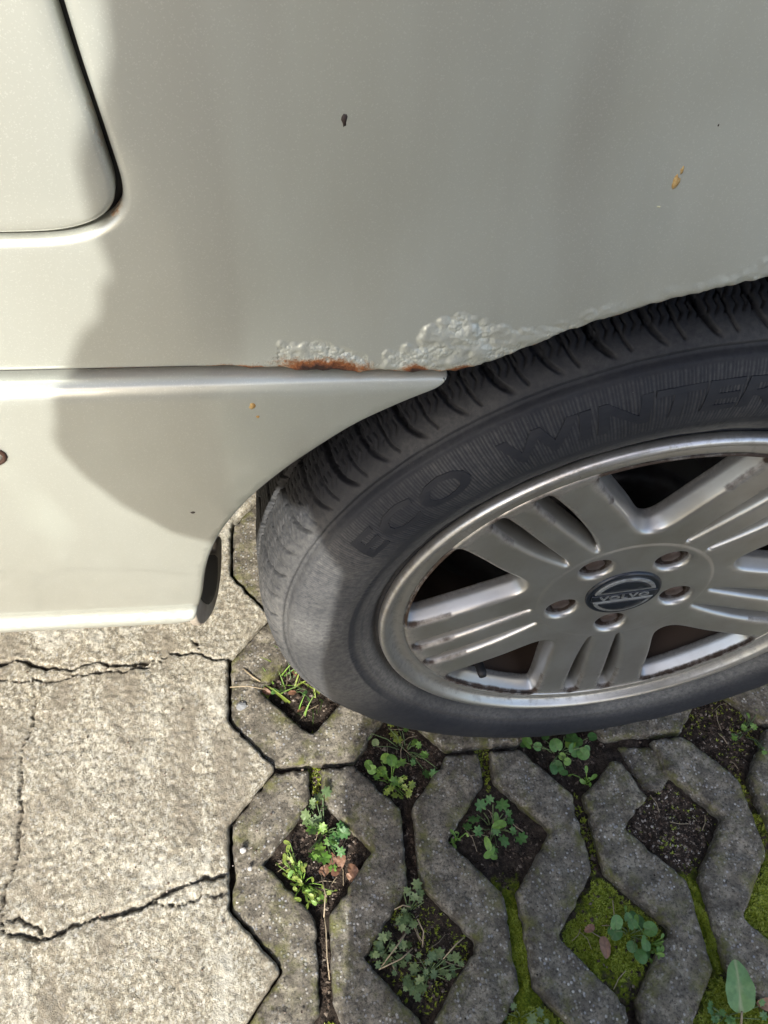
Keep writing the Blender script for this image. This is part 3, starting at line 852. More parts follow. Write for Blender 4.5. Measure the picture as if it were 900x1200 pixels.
# hub cap with the oval badge
yc = float(fy(.03))
capp = [(.0330, .004), (.0330, -.0005), (.0322, -.0022), (.0305, -.0030), (.0290, -.0026), (.0, -.0034)]
lathe('hub_cap', [(r, y+yc) for r, y in capp], 96, NAVY, wheel, ZC)
def flat(name, poly, y0, th, mat, parent, res=.0012, tilt=0, ang=0):
    P = resample(np.array(poly), res)
    if area(P) < 0: P = P[::-1]
    P = rot(P, ang)
    lo = P.min(0); hi = P.max(0)
    V, F, UV = plate([P], grid(lo[0], hi[0], lo[1], hi[1], .004), lambda u, v, d: np.stack([u, y0+d, v+ZC], 1), [(.0003, 0), (0, .0003), (0, th)], .0015)
    return mesh(name, V, F, mat, parent)
EA = 8
def ell(a, b, n=60, a0=0, a1=360): return [(a*math.cos(rad(t)), b*math.sin(rad(t))) for t in np.linspace(a0, a1, n, endpoint=(a1-a0) < 360)]
# ring: two half moons (upper and lower) outlined in silver, and the name bar between them
def half(a, h0, s, n=40):
    t0 = math.degrees(math.asin(h0/a)); P = [(a*math.cos(rad(t)), s*a*math.sin(rad(t))) for t in np.linspace(t0, 180-t0, n)]
    return P
for s in (1, -1):
    flat('badge_frame', half(.0272, .0062, s), yc-.0040, .0015, CHROME, wheel, ang=EA)
    flat('badge_field', half(.0238, .0092, s), yc-.0044, .0010, NAVY, wheel, ang=EA)
flat('badge_bar', [(-.0285, -.0048), (.0285, -.0048), (.0285, .0048), (-.0285, .0048)], yc-.0044, .0015, NAVY, wheel, ang=EA)

def text_mesh(body, size, bold=.0, shear=0, spacing=1.0):
    cu = bpy.data.curves.new('t', 'FONT'); cu.body = body; cu.size = size; cu.align_x = 'CENTER'; cu.align_y = 'CENTER'
    cu.offset = bold; cu.shear = shear; cu.space_character = spacing; cu.resolution_u = 3; cu.fill_mode = 'FRONT'; cu.extrude = 0
    ob = bpy.data.objects.new('t', cu); COL.objects.link(ob); dg = bpy.context.evaluated_depsgraph_get()
    me = bpy.data.meshes.new_from_object(ob.evaluated_get(dg)); bpy.data.objects.remove(ob)
    bm = bmesh.new(); bm.from_mesh(me); bpy.data.meshes.remove(me)
    bmesh.ops.remove_doubles(bm, verts=bm.verts, dist=1e-6)
    return bm
def place_text(name, body, size, fn, mat, parent, thick, bold=0, shear=0, cut=.004, spacing=1.0, sx=1, span=None):
    bm = text_mesh(body, size, bold, shear, spacing)
    ys_ = [v.co.y for v in bm.verts]
    xs_ = [v.co.x for v in bm.verts]
    if span: sx = span/(max(xs_)-min(xs_))
    y = min(ys_)+cut
    while y < max(ys_):
        bmesh.ops.bisect_plane(bm, geom=bm.verts[:]+bm.edges[:]+bm.faces[:], plane_co=(0, y, 0), plane_no=(0, 1, 0)); y += cut
    bmesh.ops.triangulate(bm, faces=bm.faces[:])
    for f in bm.faces:
        if f.normal.z < 0: f.normal_flip()
    n = len(bm.verts); bm.verts.ensure_lookup_table(); bm.verts.index_update()
    top = [fn(v.co.x*sx, v.co.y, 0) for v in bm.verts]; bot = [fn(v.co.x*sx, v.co.y, thick) for v in bm.verts]
    F = [tuple(v.index for v in f.verts) for f in bm.faces]
    for e in bm.edges:
        if len(e.link_faces) == 1:
            l = e.link_loops[0]; a_, b_ = l.vert.index, l.link_loop_next.vert.index
            F.append((b_, a_, n+a_, n+b_))
    bm.free()
    return mesh(name, top+bot, F, mat, parent, smooth=False)
er = rad(EA)
place_text('badge_lettering', 'VOLVO', .0088, lambda x, y, d: (x*math.cos(er)-y*math.sin(er), yc-.0052+d, ZC+x*math.sin(er)+y*math.cos(er)), CHROME, wheel, .0008, .00025, spacing=1.15, sx=1.35)
# brake, hub and valve
lathe('brake_disc', [(.0, .075), (.075, .075), (.082, .082), (.083, .098), (.100, .099), (.101, .097), (.142, .097), (.143, .108), (.09, .108)], 120, DISC, wheel, ZC)
lathe('hub_carrier', [(.0, .04), (.035, .04), (.04, .075), (.17, .125), (.176, .13), (.176, .15)], 80, DARK, wheel, ZC)
a_ = rad(-127)
c_, s_ = math.cos(a_), math.sin(a_)
V, F = tube([(.184*c_, .060, ZC+.184*s_), (.178*c_, .045, ZC+.178*s_), (.172*c_, .028, ZC+.172*s_), (.170*c_, .020, ZC+.170*s_), (.169*c_, .012, ZC+.169*s_), (.1688*c_, .008, ZC+.1688*s_)], [.006, .005, .0042, .0047, .0047, .0038], 12)
mesh('valve_stem', V, F, BLACK, wheel)

# ------------------------------------------------------------------ tyre
# profile (r, y): front bead -> sidewall -> shoulder -> tread -> back
kp = np.array([(.2045, .014), (.2078, .0095), (.2125, .0085), (.2160, .0088), (.2185, .0060), (.2215, .0020), (.2270, -.0015), (.2350, -.0055), (.2440, -.0088), (.2540, -.0105), (.2640, -.0103), (.2730, -.0082), (.2810, -.0045), (.2868, .0000), (.2895, .0026), (.2905, .0042), (.2935, .0040), (.2985, .0090), (.3030, .0165), (.3065, .0260), (.3090, .0380), (.3105, .0600), (.3115, .0980), (.3105, .135), (.308, .160), (.300, .182), (.285, .196), (.26, .204), (.235, .200), (.215, .190), (.205, .180)])
def smooth_prof(K, n_per):
    out = []
    for i in range(len(K)-1):
        p0 = K[max(i-1, 0)]; p1 = K[i]; p2 = K[i+1]; p3 = K[min(i+2, len(K)-1)]
        L = np.hypot(*(p2-p1)); n = max(1, int(round(L/n_per(p1))))
        for j in range(n):
            t = j/n; out.append(.5*((2*p1)+(-p0+p2)*t+(2*p0-5*p1+4*p2-p3)*t*t+(-p0+3*p1-3*p2+p3)*t**3))
    out.append(K[-1]); return np.array(out)
PR = smooth_prof(kp, lambda p: .0011 if (p[1] < .085 and p[0] > .24) else (.0016 if p[1] < .09 else .012))
AN = np.concatenate([np.arange(72, 202, .135), np.arange(202, 432, .55)])
m_, n_ = len(AN), len(PR)
TH = np.repeat(AN, n_); Rr = np.tile(PR[:, 0], m_); Yy = np.tile(PR[:, 1], m_)
dP = np.gradient(PR, axis=0); dP /= np.hypot(*dP.T)[:, None]
NR = np.tile(dP[:, 1], m_); NY = np.tile(-dP[:, 0], m_)     # outward normal in (r, y)
disp = np.zeros(len(TH))
tread = sm((Rr-.2925)/.006)
pitch_ = 5.6
crv = 4.2*np.exp(-np.clip(Yy-.001, 0, 1)/.0075)-14*np.clip(Yy-.02, 0, .10)   # the grooves hook as they reach the shoulder
ph = (TH+crv)/pitch_
fr = np.abs(ph-np.round(ph))*pitch_*PI/180*.31
alt = (np.round(ph).astype(int) % 2 == 0)
wid = np.where(alt, .0026, .0022)*(.75+.5*np.clip(Yy/.04, 0, 1))
gz = np.clip((wid-fr)/.0009, 0, 1)
disp -= gz*np.where(alt, .0048, .0030)*tread*sm((Rr-.2945)/.006)
ph2 = (TH+.6*crv)/pitch_+.5                                    # thin cut between the main grooves, stops early
fr2 = np.abs(ph2-np.round(ph2))*pitch_*PI/180*.31
disp -= np.clip((.0011-fr2)/.0006, 0, 1)*.0022*tread*(Yy > .007)*(Yy < .04)
zig = .0012*np.abs(((Yy/.0052) % 2)-1)/.5                     # zigzag sipes across every block
sp_ = ((TH*PI/180*.31+zig+.22*Yy+.05) % .0052)-.0026
disp -= np.clip((.00065-np.abs(sp_))/.0004, 0, 1)*.0022*sm((Yy-.014)/.006)*(Yy < .175)*(Rr > .29)
for yg, wg in ((.058, .0042), (.098, .0042), (.138, .0042)):
    disp -= np.clip((wg-np.abs(Yy-yg-.0015*np.sin(ph*2*PI)))/.001, 0, 1)*.0065*(Rr > .295)
# fine radial hatching behind the lettering, and rings on the sidewall
band = sm((Rr-.2440)/.002)*sm((.2850-Rr)/.002)*(Yy < .02)
hatch = np.sin(TH*PI/180*.265/.0021*2*PI)
band = band*sm((TH-78)/8)*sm((186-TH)/8)
disp += band*.00034*hatch*np.clip(.6+vnoise(TH, Rr*300, 5, 81), .1, 1)
for rg, hg, wg in ((.2300, .0006, .0012), (.2345, -.0005, .0010), (.2860, .0008, .0013), (.2895, -.0012, .0012), (.2925, .0005, .001)):
    disp += hg*np.exp(-((Rr-rg)/wg)**2)*(Yy < .02)
# small blocks of lettering pressed between bead and rim guard
lk = (np.sin(TH*11.3)+np.sin(TH*5.1+2) > .5)*(np.abs(Rr-.2395) < .0018)*(Yy < .02)*(vnoise(TH, Rr*0, 9, 83) > .1)
disp += .00035*lk
disp += .0004*vnoise(TH*.0054*1.0, Yy+Rr, .012, 82)
Rf = Rr+NR*disp; Yf = Yy+NY*disp
Xf = Rf*np.cos(np.radians(TH)); Zf = ZC+Rf*np.sin(np.radians(TH))
# flattened where it stands on the pavers, bulging a little above the contact
low = np.clip((.035-Zf)/.035, 0, 1)
Yf = Yf-.004*low*(Yy < .03)*(Rr > .22)
zmin = .0018
Zf = np.where(Zf < zmin+.006, zmin+.006*np.exp((Zf-zmin-.006)/.006), Zf)
Vt = np.stack([Xf, Yf, Zf], 1)
ii = np.arange(m_*n_).reshape(m_, n_); jj = np.roll(ii, -1, 0)
Ft = np.stack([ii[:, :-1], jj[:, :-1], jj[:, 1:], ii[:, 1:]], -1).reshape(-1, 4)
dust_and_sun = np.clip(.13+.85*np.exp(-((Rr-.226)/.009)**2)*(Yy < .02)+.25*np.exp(-((Rr-.296)/.006)**2)+.28*(hatch > .2)*band*(Yy < .02), 0, 1)
dust_and_sun = np.clip(dust_and_sun+.62*sm((TH-146)/16)*sm((222-TH)/20)*(Rr > .24), 0, 1)  # sunlit left side of the tyre painted lighter, on top of the dust
dust_and_sun = dust_and_sun*(.55+.45*np.clip(vnoise(TH, Rr*200, 12, 84)+.5, 0, 1))
mesh('tyre', Vt, Ft, RUBBER, wheel, attr={'dust_and_sun': dust_and_sun})
def side_y(r):
    k = slice(0, int(np.argmax(PR[:, 0] > .29)))
    return float(np.interp(r, PR[k, 0], PR[k, 1]))
def tyre_text(body, mid, rmid, size, span, **kw):
    def fn(x, y, d):
        r = rmid+y; a = rad(mid)-x/rmid
        return (r*math.cos(a), side_y(r)-.0006+d, ZC+r*math.sin(a))
    return place_text('raised_lettering', body, size, fn, LETTER, wheel, .002, span=span*PI/180*rmid, **kw)
tyre_text('ECO', 142.0, .2650, .0275, 22, bold=.0007, shear=.12, spacing=1.08)
tyre_text('WINTER', 108.5, .2650, .0275, 35.5, bold=.0007, shear=.12, spacing=1.0)

# marks on the paint: a stone chip, bird lime and pollen
def spot(name, x, z, rx, rz, mat, parent, fn, seed, lift=.0006):
    rs = random.Random(seed); n = 14
    V = [(x, float(fn(x, z))-lift, z)]
    for k in range(n):
        t = 2*PI*k/n; q = rs.uniform(.65, 1.1); a, b = x+rx*q*math.cos(t), z+rz*q*math.sin(t); V.append((a, float(fn(a, b))-lift*.25, b))
    for k in range(n):
        t = 2*PI*k/n; a, b = V[k+1][0], V[k+1][2]; V.append((x+(a-x)*1.05, float(fn(a, b))+.0004, z+(b-z)*1.05))
    F = [(0, 1+k, 1+(k+1) % n) for k in range(n)]+[(1+k, 1+n+k, 1+n+(k+1) % n, 1+(k+1) % n) for k in range(n)]
    return mesh(name, V, F, mat, parent)
CHIP = simple('chip_primer', (.035, .022, .018), .7)
OCHRE = simple('ochre_dropping', (.40, .21, .045), .85, 0, 900, (.55, .42, .20), .4)
STAIN = simple('faint_yellow_stain', (.42, .37, .20), .6, 0, 300, (.46, .44, .30), .05)
PALE = simple('pale_pollen', (.55, .48, .22), .7, 0, 500, (.5, .5, .38), .2)
spot('paint_chip', -.2590, .7340, .0011, .0024, CHIP, car, yq, 1)
spot('bird_dropping', -.1342, .7140, .0014, .0030, OCHRE, car, yq, 2, .001)
spot('bird_dropping', -.1333, .7185, .0007, .0016, OCHRE, car, yq, 3)
spot('bird_dropping', -.1375, .7045, .0008, .0004, PALE, car, yq, 4)
spot('pollen_smear', -.2975, .6085, .0016, .0020, OCHRE, sill, ysill, 5)
spot('pollen_smear', -.2955, .6015, .0008, .0010, OCHRE, sill, ysill, 6)
spot('paint_chip', -.3345, .5240, .0013, .0012, CHIP, sill, ysill, 8)
for i_ in range(3):
    rs = random.Random(200+i_); x = rs.uniform(-.37, -.05); z = rs.uniform(.67, .77)
    if x < -.33: continue
    spot('paint_chip', x, z, .00035, .00045, CHIP if i_ % 3 else PALE, car, yq, 30+i_, .0003)

# ------------------------------------------------------------------ plants in the paver openings
def leaf_mesh(kind):
    """leaf lying along +x from its stalk at the origin, about 1 unit long"""
    n = 26; ring = []
    for k in range(n):
        t = 2*PI*k/n
        if kind == 'lobed':
            q = .50*(.80+.20*math.cos(7*(t-PI/7*0)))*(1-.40*math.exp(-((abs(t-PI))/.35)**2)); ring.append((.5+q*math.cos(t), q*1.0*math.sin(t)))
        elif kind == 'round':
            q = .5*(1+.03*math.cos(11*t))*(1-.30*math.exp(-((abs(t-PI))/.25)**2)); ring.append((.5+q*math.cos(t), q*.98*math.sin(t)))
        elif kind == 'oval':
            ring.append((.5+.5*math.cos(t), .25*math.sin(t)*(1+.25*math.cos(t-.6))))
        elif kind == 'broad':
            ring.append((.5+.5*math.cos(t), .29*math.sin(t)*(1-.25*math.cos(t))*(1+.045*math.cos(8*t+.6)+.03*math.sin(13*t))))
    V = []; F = []; vein = []
    fr = [0, .33, .66, 1.0]
    V.append((.5, 0, 0)); vein.append(.5)
    for f in fr[1:]:
        for k, (x, y) in enumerate(ring):
            px, py = .5+(x-.5)*f, y*f
            z = .10*abs(py)*1.4-.22*(px-.45)**2+.018*math.cos(5*math.atan2(py, px-.5))*f
            V.append((px, py, z)); vein.append(max(0, 1-abs(py)/.035)*.7)
    for k in range(n): F.append((0, 1+k, 1+(k+1) % n))
    for q in range(2):
        for k in range(n):
            a = 1+q*n; F.append((a+k, a+n+k, a+n+(k+1) % n, a+(k+1) % n))
    return V, F, vein
def blade_mesh():
    V = []; F = []
    n = 7
    for i in range(n+1):
        t = i/n; w = .035*(1-t)**.7+.002; V += [(t, -w, .28*t-.30*t*t), (t, 0, .28*t-.30*t*t-.012), (t, w, .28*t-.30*t*t)]
    for i in range(n):
        a = 3*i; F += [(a, a+3, a+4, a+1), (a+1, a+4, a+5, a+2)]
    return V, F, [0]*len(V)
LM = {}
def leaf_data(kind, mat):
    if (kind, mat.name) not in LM:
        V, F, ve = blade_mesh() if kind == 'blade' else leaf_mesh(kind)
        o = mesh('leaf', V, F, mat, attr={'vein': ve}); LM[(kind, mat.name)] = o.data
        if kind != 'blade' : pass
        bpy.data.objects.remove(o)
    return LM[(kind, mat.name)]
def plant(name, label, cat, leaves, group=None, jitter=0, seed=0, dup=1, zb=None, tiltr=(.35, .65)):
    """leaves: (x, y, kind, material, size).  Stalks run to the middle of the clump, leaves are children."""
    rs = random.Random(seed)
    cx = sum(l[0] for l in leaves)/len(leaves); cy = sum(l[1] for l in leaves)/len(leaves)
    z0 = soilz(cx, cy); root = empty(name, (cx, cy, z0)); props(root, label, cat, group)
    st = []
    for (x, y, kind, mat, size) in leaves:
        for q in range(dup):
            jx, jy = (x, y) if q == 0 else (x+rs.gauss(0, .005), y+rs.gauss(0, .005))
            zs = soilz(jx, jy); h = rs.uniform(.006, .018) if zb is None else rs.uniform(*zb)
            o = bpy.data.objects.new('leaf', leaf_data(kind, mat)); COL.objects.link(o); o.parent = root
            if kind == 'blade':
                ang = rs.uniform(0, 2*PI); o.location = (jx-cx, jy-cy, zs-z0); o.rotation_euler = (rs.uniform(-.3, .3), -rs.uniform(.2, 1.1), ang); o.scale = (size, size*1.0, size)
                continue
            d = math.atan2(y-cy, x-cx)+rs.uniform(-1.3, 1.3)
            o.rotation_euler = (rs.uniform(-.6, .6), rs.uniform(-tiltr[1], tiltr[0]), d)
            s = size*rs.uniform(.50, 1.02)
            o.scale = (s, s, s)
            o.location = (jx-cx-.5*s*math.cos(d), jy-cy-.5*s*math.sin(d), zs+h-z0)
            b = Vector(o.location); mid = Vector((b.x*.55, b.y*.55, h*.75))
            st.append(tube([(b.x*.25, b.y*.25, 0), mid, b], [.0007, .0006, .0005], 4, False))
    if st:
        V, F = join(st); mesh('stem', V, F, LEAF_B if 'bright' in label or 'yellow' in label else LEAF_G, root)
    return root
GW = 'weeds growing in the paver openings'
def L_(pts, kind, mat, size): return [(x, y, kind, mat, size) for x, y in pts]
plant('grass_tuft', 'sunlit grass tuft in the opening beside the foot of the tyre', 'grass',
      L_([(-.3002, .0967), (-.2845, .1065), (-.3056, .0841), (-.2814, .0629), (-.2555, .0767), (-.2887, .1295), (-.3206, .0897), (-.264, .1049), (-.30, .11), (-.29, .12), (-.31, .10), (-.275, .055), (-.265, .065)], 'blade', LEAF_B, .028)
      + L_([(-.315, .088), (-.295, .075), (-.27, .095), (-.255, .085), (-.285, .095), (-.30, .12)], 'blade', LEAF_Y, .036)
      + L_([(-.2887, .1295), (-.27, .07), (-.31, .085)], 'oval', LEAF_D, .012), GW, dup=2, seed=2)
plant('weed', 'bright green weed at the near left of the shaded soil under the tyre', 'weed',
      L_([(-.1925, -.0185), (-.2073, -.0124), (-.186, -.0045)], 'round', LEAF_B, .014) + L_([(-.1696, -.0148), (-.1795, -.0312), (-.1992, -.0265)], 'lobed', LEAF_B, .015)
      + L_([(-.1679, -.0389), (-.1742, -.0504), (-.1844, -.0402), (-.172, -.030), (-.165, -.046)], 'lobed', LEAF_Y, .011), GW, dup=2, seed=3)
plant('weed', 'small scattered clover leaves close below the dark tyre wall', 'weed',
      L_([(-.1955, .0163)], 'round', LEAF_G, .017)+L_([(-.1726, .0244), (-.176, .034)], 'lobed', LEAF_Y, .014)+L_([(-.1472, .005), (-.1492, .0122), (-.1417, -.0055)], 'lobed', LEAF_B, .013)+L_([(-.1416, -.0251), (-.1555, -.0122)], 'lobed', LEAF_D, .014), GW, dup=2, seed=4)
plant('weed', 'blue green lobed weed at the top of the first sunlit opening', 'weed',
      L_([(-.265, -.042), (-.2721, -.0504), (-.2593, -.0535), (-.2783, -.0633), (-.2693, -.066)], 'lobed', LEAF_G, .017)
      + L_([(-.2625, -.0737), (-.2745, -.0769), (-.257, -.0873), (-.2668, -.0991), (-.2732, -.101), (-.2627, -.1038)], 'lobed', LEAF_B, .017)
      + L_([(-.2475, -.0821), (-.2423, -.0738), (-.2364, -.0806), (-.251, -.0922)], 'lobed', LEAF_D, .016), GW, dup=2, seed=5)
plant('chickweed', 'yellow green chickweed along the near left edge of the sunlit opening', 'weed',
      L_([(-.3006, -.0958), (-.2966, -.1046), (-.2897, -.1094), (-.3005, -.1142), (-.2938, -.1214), (-.2882, -.1154), (-.284, -.1345), (-.2774, -.1407), (-.2695, -.1399), (-.2615, -.1383), (-.2811, -.1451), (-.295, -.1293), (-.3037, -.1056)], 'oval', LEAF_Y, .0085)
      + L_([(-.292, -.112), (-.281, -.136), (-.272, -.143)], 'oval', LEAF_B, .009), GW, dup=4, seed=6)
plant('weed', 'grey green weed at the far corner of the straw strewn opening', 'weed',
      L_([(-.1792, -.1451), (-.1738, -.1512), (-.1792, -.1586), (-.1672, -.1487), (-.1841, -.1683), (-.178, -.1752), (-.1913, -.1699), (-.1839, -.1799)], 'lobed', LEAF_G, .014), GW, dup=2, seed=7)
plant('weed', 'grey green weed filling the left corner of the straw strewn opening', 'weed',
      L_([(-.2175, -.1878), (-.2104, -.1848), (-.2141, -.1956), (-.2012, -.1947), (-.2066, -.2038), (-.1941, -.1925), (-.2187, -.1988), (-.2012, -.208)], 'lobed', LEAF_G, .012), GW, dup=3, seed=8)
plant('weed', 'broad clump of grey green lobed weed among the dry straw', 'weed',
      L_([(-.1767, -.2033), (-.1691, -.21), (-.1581, -.2052), (-.1721, -.2184), (-.1523, -.2118), (-.1447, -.2177), (-.1357, -.215), (-.164, -.2207), (-.1892, -.2201), (-.1857, -.2312), (-.1929, -.229), (-.1781, -.2249), (-.1501, -.2244), (-.1815, -.2373)], 'lobed', LEAF_G, .014), GW, dup=2, seed=9)
plant('weed', 'dark green lobed weed in the shaded opening with bare soil', 'weed',
      L_([(-.0885, -.0677), (-.078, -.064), (-.098, -.0823), (-.0954, -.0941), (-.0637, -.07), (-.0589, -.0796), (-.0768, -.0959), (-.0692, -.1055), (-.0821, -.1129), (-.058, -.0977), (-.0506, -.1073), (-.1055, -.0869), (-.0574, -.0861)], 'lobed', LEAF_D, .018), GW, dup=1, seed=10)
plant('weed', 'pale oval leaved seedling among the dark green lobed leaves', 'weed',
      L_([(-.0744, -.0845), (-.0731, -.0918), (-.0876, -.1167), (-.0887, -.1079), (-.086, -.1228)], 'oval', LEAF_B, .019), GW, zb=(.016, .024), seed=11)
plant('chickweed', 'tiny bright chickweed sprig at the left corner of the bare soil opening', 'weed',
      L_([(-.1213, -.096), (-.1183, -.1007), (-.1228, -.1046)], 'oval', LEAF_B, .009), GW, dup=3, seed=12)
plant('weed', 'round leaved green weed directly under the middle of the tyre', 'weed',
      L_([(-.0215, -.0011), (.0058, .0048), (.0127, -.0092), (.0328, -.0038), (.0337, -.0161), (.0424, -.0219), (.0592, -.003), (.0127, -.0292), (.004, -.0354), (.0157, -.0374), (-.0075, -.0074), (.0399, -.0085), (.0479, -.0174)], 'round', LEAF_D, .017)
      + L_([(.02, -.02), (.024, -.027), (-.0215, -.003), (.031, -.009)], 'round', LEAF_B, .016), GW, dup=1, seed=13)
plant('weed', 'small bright sprig at the near tip of the round leaved weed', 'weed',
      L_([(.0412, -.0485), (.0435, -.0545), (.036, -.051), (.047, -.050)], 'oval', LEAF_B, .010), GW, dup=2, seed=14)
plant('weed', 'dark green leaves in the middle of the mossy opening', 'weed',
      L_([(.0261, -.1963), (.0285, -.2036), (.0441, -.1919), (.0511, -.1902), (.0444, -.1998), (.0545, -.1969), (.0402, -.2187), (.0512, -.2183), (.0444, -.2282), (.0539, -.2239), (.0628, -.2056)], 'round', LEAF_D, .015), GW, dup=1, seed=15)
plant('weed', 'bright sprig hanging over the right corner of the mossy opening', 'weed',
      L_([(.0671, -.22), (.0705, -.2234), (.0618, -.2248), (.075, -.2185), (.0659, -.229), (.0453, -.188)], 'oval', LEAF_B, .010), GW, dup=3, seed=16)
plant('weed', 'sparse small leaves in the dark opening at the right below the rim', 'weed',
      L_([(.2599, .0062), (.2676, .011), (.2288, -.021), (.2585, -.0361), (.2609, -.0047), (.245, -.01)], 'lobed', LEAF_B, .011), GW, dup=2, seed=17)
plant('weed', 'grey green leaves on the moss at the bottom edge of the view', 'weed',
      L_([(-.1022, -.2612), (-.0925, -.2554), (-.0783, -.2673), (-.0706, -.2633), (-.0623, -.2711), (-.099, -.272)], 'lobed', LEAF_G, .013), GW, dup=1, seed=18)
plant('weed', 'small leaves round the stalk of the big dock leaf', 'weed',
      L_([(.101, -.2871), (.1083, -.2844), (.1535, -.2894), (.0977, -.2797), (.118, -.290)], 'lobed', LEAF_D, .012), GW, dup=2, seed=19)
dock = empty('dock_leaf', (.1275, -.292, -.006)); props(dock, 'single big green dock leaf standing in the moss at lower right', 'leaf')
DOCK = leaf_mat('dock_green_leaf', (.13, .25, .085), (.14, .26, .09), (.32, .34, .18))
o = bpy.data.objects.new('leaf', leaf_data('broad', DOCK)); COL.objects.link(o); o.parent = dock
o.location = (.001, .006, .010); o.rotation_euler = (0, -.30, rad(83)); o.scale = (.046, .050, .055)
V, F = tube([(0, -.004, 0), (.0005, .002, .006), (.001, .008, .011)], [.0014, .0012, .001], 6); mesh('stem', V, F, STRAW, dock)

# moss cushions, soil crumbs and grit: uncountable, one object each
def tufts(name, label, cat, spots, n_each, size, mat, seed, up=.6):
    rs = np.random.RandomState(seed); V = []; F = []
    for (x, y, rx, ry, dens_) in spots:
        for _ in range(int(n_each*dens_)):
            a, b = rs.uniform(-1, 1, 2)
            if abs(a)+abs(b) > 1.12: continue
            px, py = x+a*rx, y+b*ry
            if vnoise(np.array([px]), np.array([py]), .012, seed)[0] < -.35+.0*dens_: continue
            pz = soilz_fast(px, py); s = size*rs.uniform(.6, 1.3)
            for q in range(4):
                t = rs.uniform(0, 2*PI); c, d = math.cos(t), math.sin(t); k = len(V)
                V += [(px-d*s*.18, py+c*s*.18, pz), (px+d*s*.18, py-c*s*.18, pz), (px+c*s*.7, py+d*s*.7, pz+s*up*rs.uniform(.5, 1.2))]
                F.append((k, k+1, k+2))
    o = mesh(name, V, F, mat, smooth=False, attr={'vein': rs.uniform(0, .8, len(V))*(rs.rand(len(V)) > .5)}); props(o, label, cat, kind='stuff'); return o
ZG = zz.reshape(ny, nx)
def soilz_fast(x, y):
    i = min(max(int((x-sx[0])/(sx[1]-sx[0])+.5), 0), nx-1); j = min(max(int((y-sy[0])/(sy[1]-sy[0])+.5), 0), ny-1)
    return ZG[j, i]
def hs(i, j, m_, r=.052): c = lat(i, j); return (c[0], c[1], r, r, m_)
def sl_(i, j, m_, w=.008, h=.045): c = lat(i, j); return (c[0], c[1], w, h, m_)
tufts('moss', 'green and yellow moss filling the openings and joints at lower right', 'moss',
      [hs(3, -1, 1.0), hs(5, -1, 1.2), hs(2, -2, 1.2), hs(4, -2, 1.0), hs(6, 0, .6), hs(1, -1, .20), hs(0, -2, .3), hs(4, 0, .05), hs(5, 1, .10), sl_(2, -1, .35), sl_(4, -1, .35), sl_(3, 0, .05), sl_(5, 0, .12), sl_(2, 1, .10), sl_(0, 1, .10)], 3600, .0034, MOSS, 90)
def crumbs(name, label, cat, spots, n_each, s0, s1, mat, seed, lift=0, zfix=None):
    rs = np.random.RandomState(seed); V = []; F = []
    base = np.array([(1, 0, 0), (-1, 0, 0), (0, 1, 0), (0, -1, 0), (0, 0, 1), (0, 0, -1)], float)
    fc = [(0, 2, 4), (2, 1, 4), (1, 3, 4), (3, 0, 4), (2, 0, 5), (1, 2, 5), (3, 1, 5), (0, 3, 5)]
    for (x, y, rx, ry, dens_) in spots:
        for _ in range(int(n_each*dens_)):
            a, b = rs.uniform(-1, 1, 2)
            if abs(a)+abs(b) > 1.05: continue
            s = s0+(s1-s0)*rs.rand()**3; ax = rs.uniform(.5, 1.2, 3)*(1, 1, .6); A = base*ax*s
            t = rs.uniform(0, 2*PI); c, d = math.cos(t), math.sin(t); R_ = np.array([(c, -d, 0), (d, c, 0), (0, 0, 1)])
            A = A@R_.T; A = A+rs.uniform(-.2, .2, A.shape)*s
            px, py = x+a*rx, y+b*ry; k = len(V); V += [tuple(q) for q in A+np.array((px, py, (soilz_fast(px, py) if zfix is None else zfix)+s*.2+lift))]; F += [tuple(k+i for i in f) for f in fc]
    o = mesh(name, V, F, mat, smooth=False); props(o, label, cat, kind='stuff'); return o
def crumb_mat(name, stops):
    m = NT(name); c = m.ramp(m.vor(260, 'Color'), stops)
    v = m.n.new('ShaderNodeTexVoronoi'); v.inputs['Scale'].default_value = 260; m.link(m.pos, v.inputs['Vector']); r = m.sep(v.outputs['Color'])
    c = m.ramp(r[0], stops); m.set(color=c, rough=.9, spec=.2); return m.m
CRD = crumb_mat('soil_crumbs_dark', [(.0, (.022, .016, .012)), (.55, (.070, .050, .038)), (.8, (.13, .095, .07)), (1, (.24, .20, .16))])
CRG = crumb_mat('grit_mixed', [(.0, (.05, .04, .032)), (.4, (.16, .11, .08)), (.7, (.30, .25, .20)), (1, (.60, .56, .50))])
allh = [hs(0, 2, .8), hs(1, 1, 1), hs(0, 0, 1), hs(1, -1, .8), hs(2, 0, .35), hs(3, 1, .8), hs(3, -1, .15), hs(4, 0, .9), hs(5, 1, 1), hs(0, -2, .8), hs(-1, -3, .3), sl_(1, 0, .25), sl_(0, -1, .25), sl_(3, 0, .1), sl_(0, 1, .15), sl_(2, 1, .1)]
tc = crumbs('soil_crumbs', 'loose dark soil crumbs and rotted bits in the paver openings', 'soil', allh, 1500, .0008, .0032, CRD, 91)
crumbs('grit', 'pale grit and tiny stones in the shaded opening with the broken paver', 'gravel', [hs(4, 0, 1.1, .050), hs(5, 1, .12), hs(1, 1, .05), hs(0, 0, .10), hs(0, 2, .12)], 900, .0008, .0024, CRG, 92)

crumbs('dirt_specks', 'dark crumbs of soil strewn over the tops of the pavers', 'soil', [(.0, -.12, .40, .26, 1), (-.2, -.15, .18, .25, 1)], 420, .0005, .0016, CRD, 93, zfix=.0008)
crumbs('sand_grains', 'pale and dark grains of sand scattered over the concrete slab', 'sand', [(-.50, .0, .22, .42, 1)], 1500, .0005, .0017, CRG, 94, zfix=.0060)

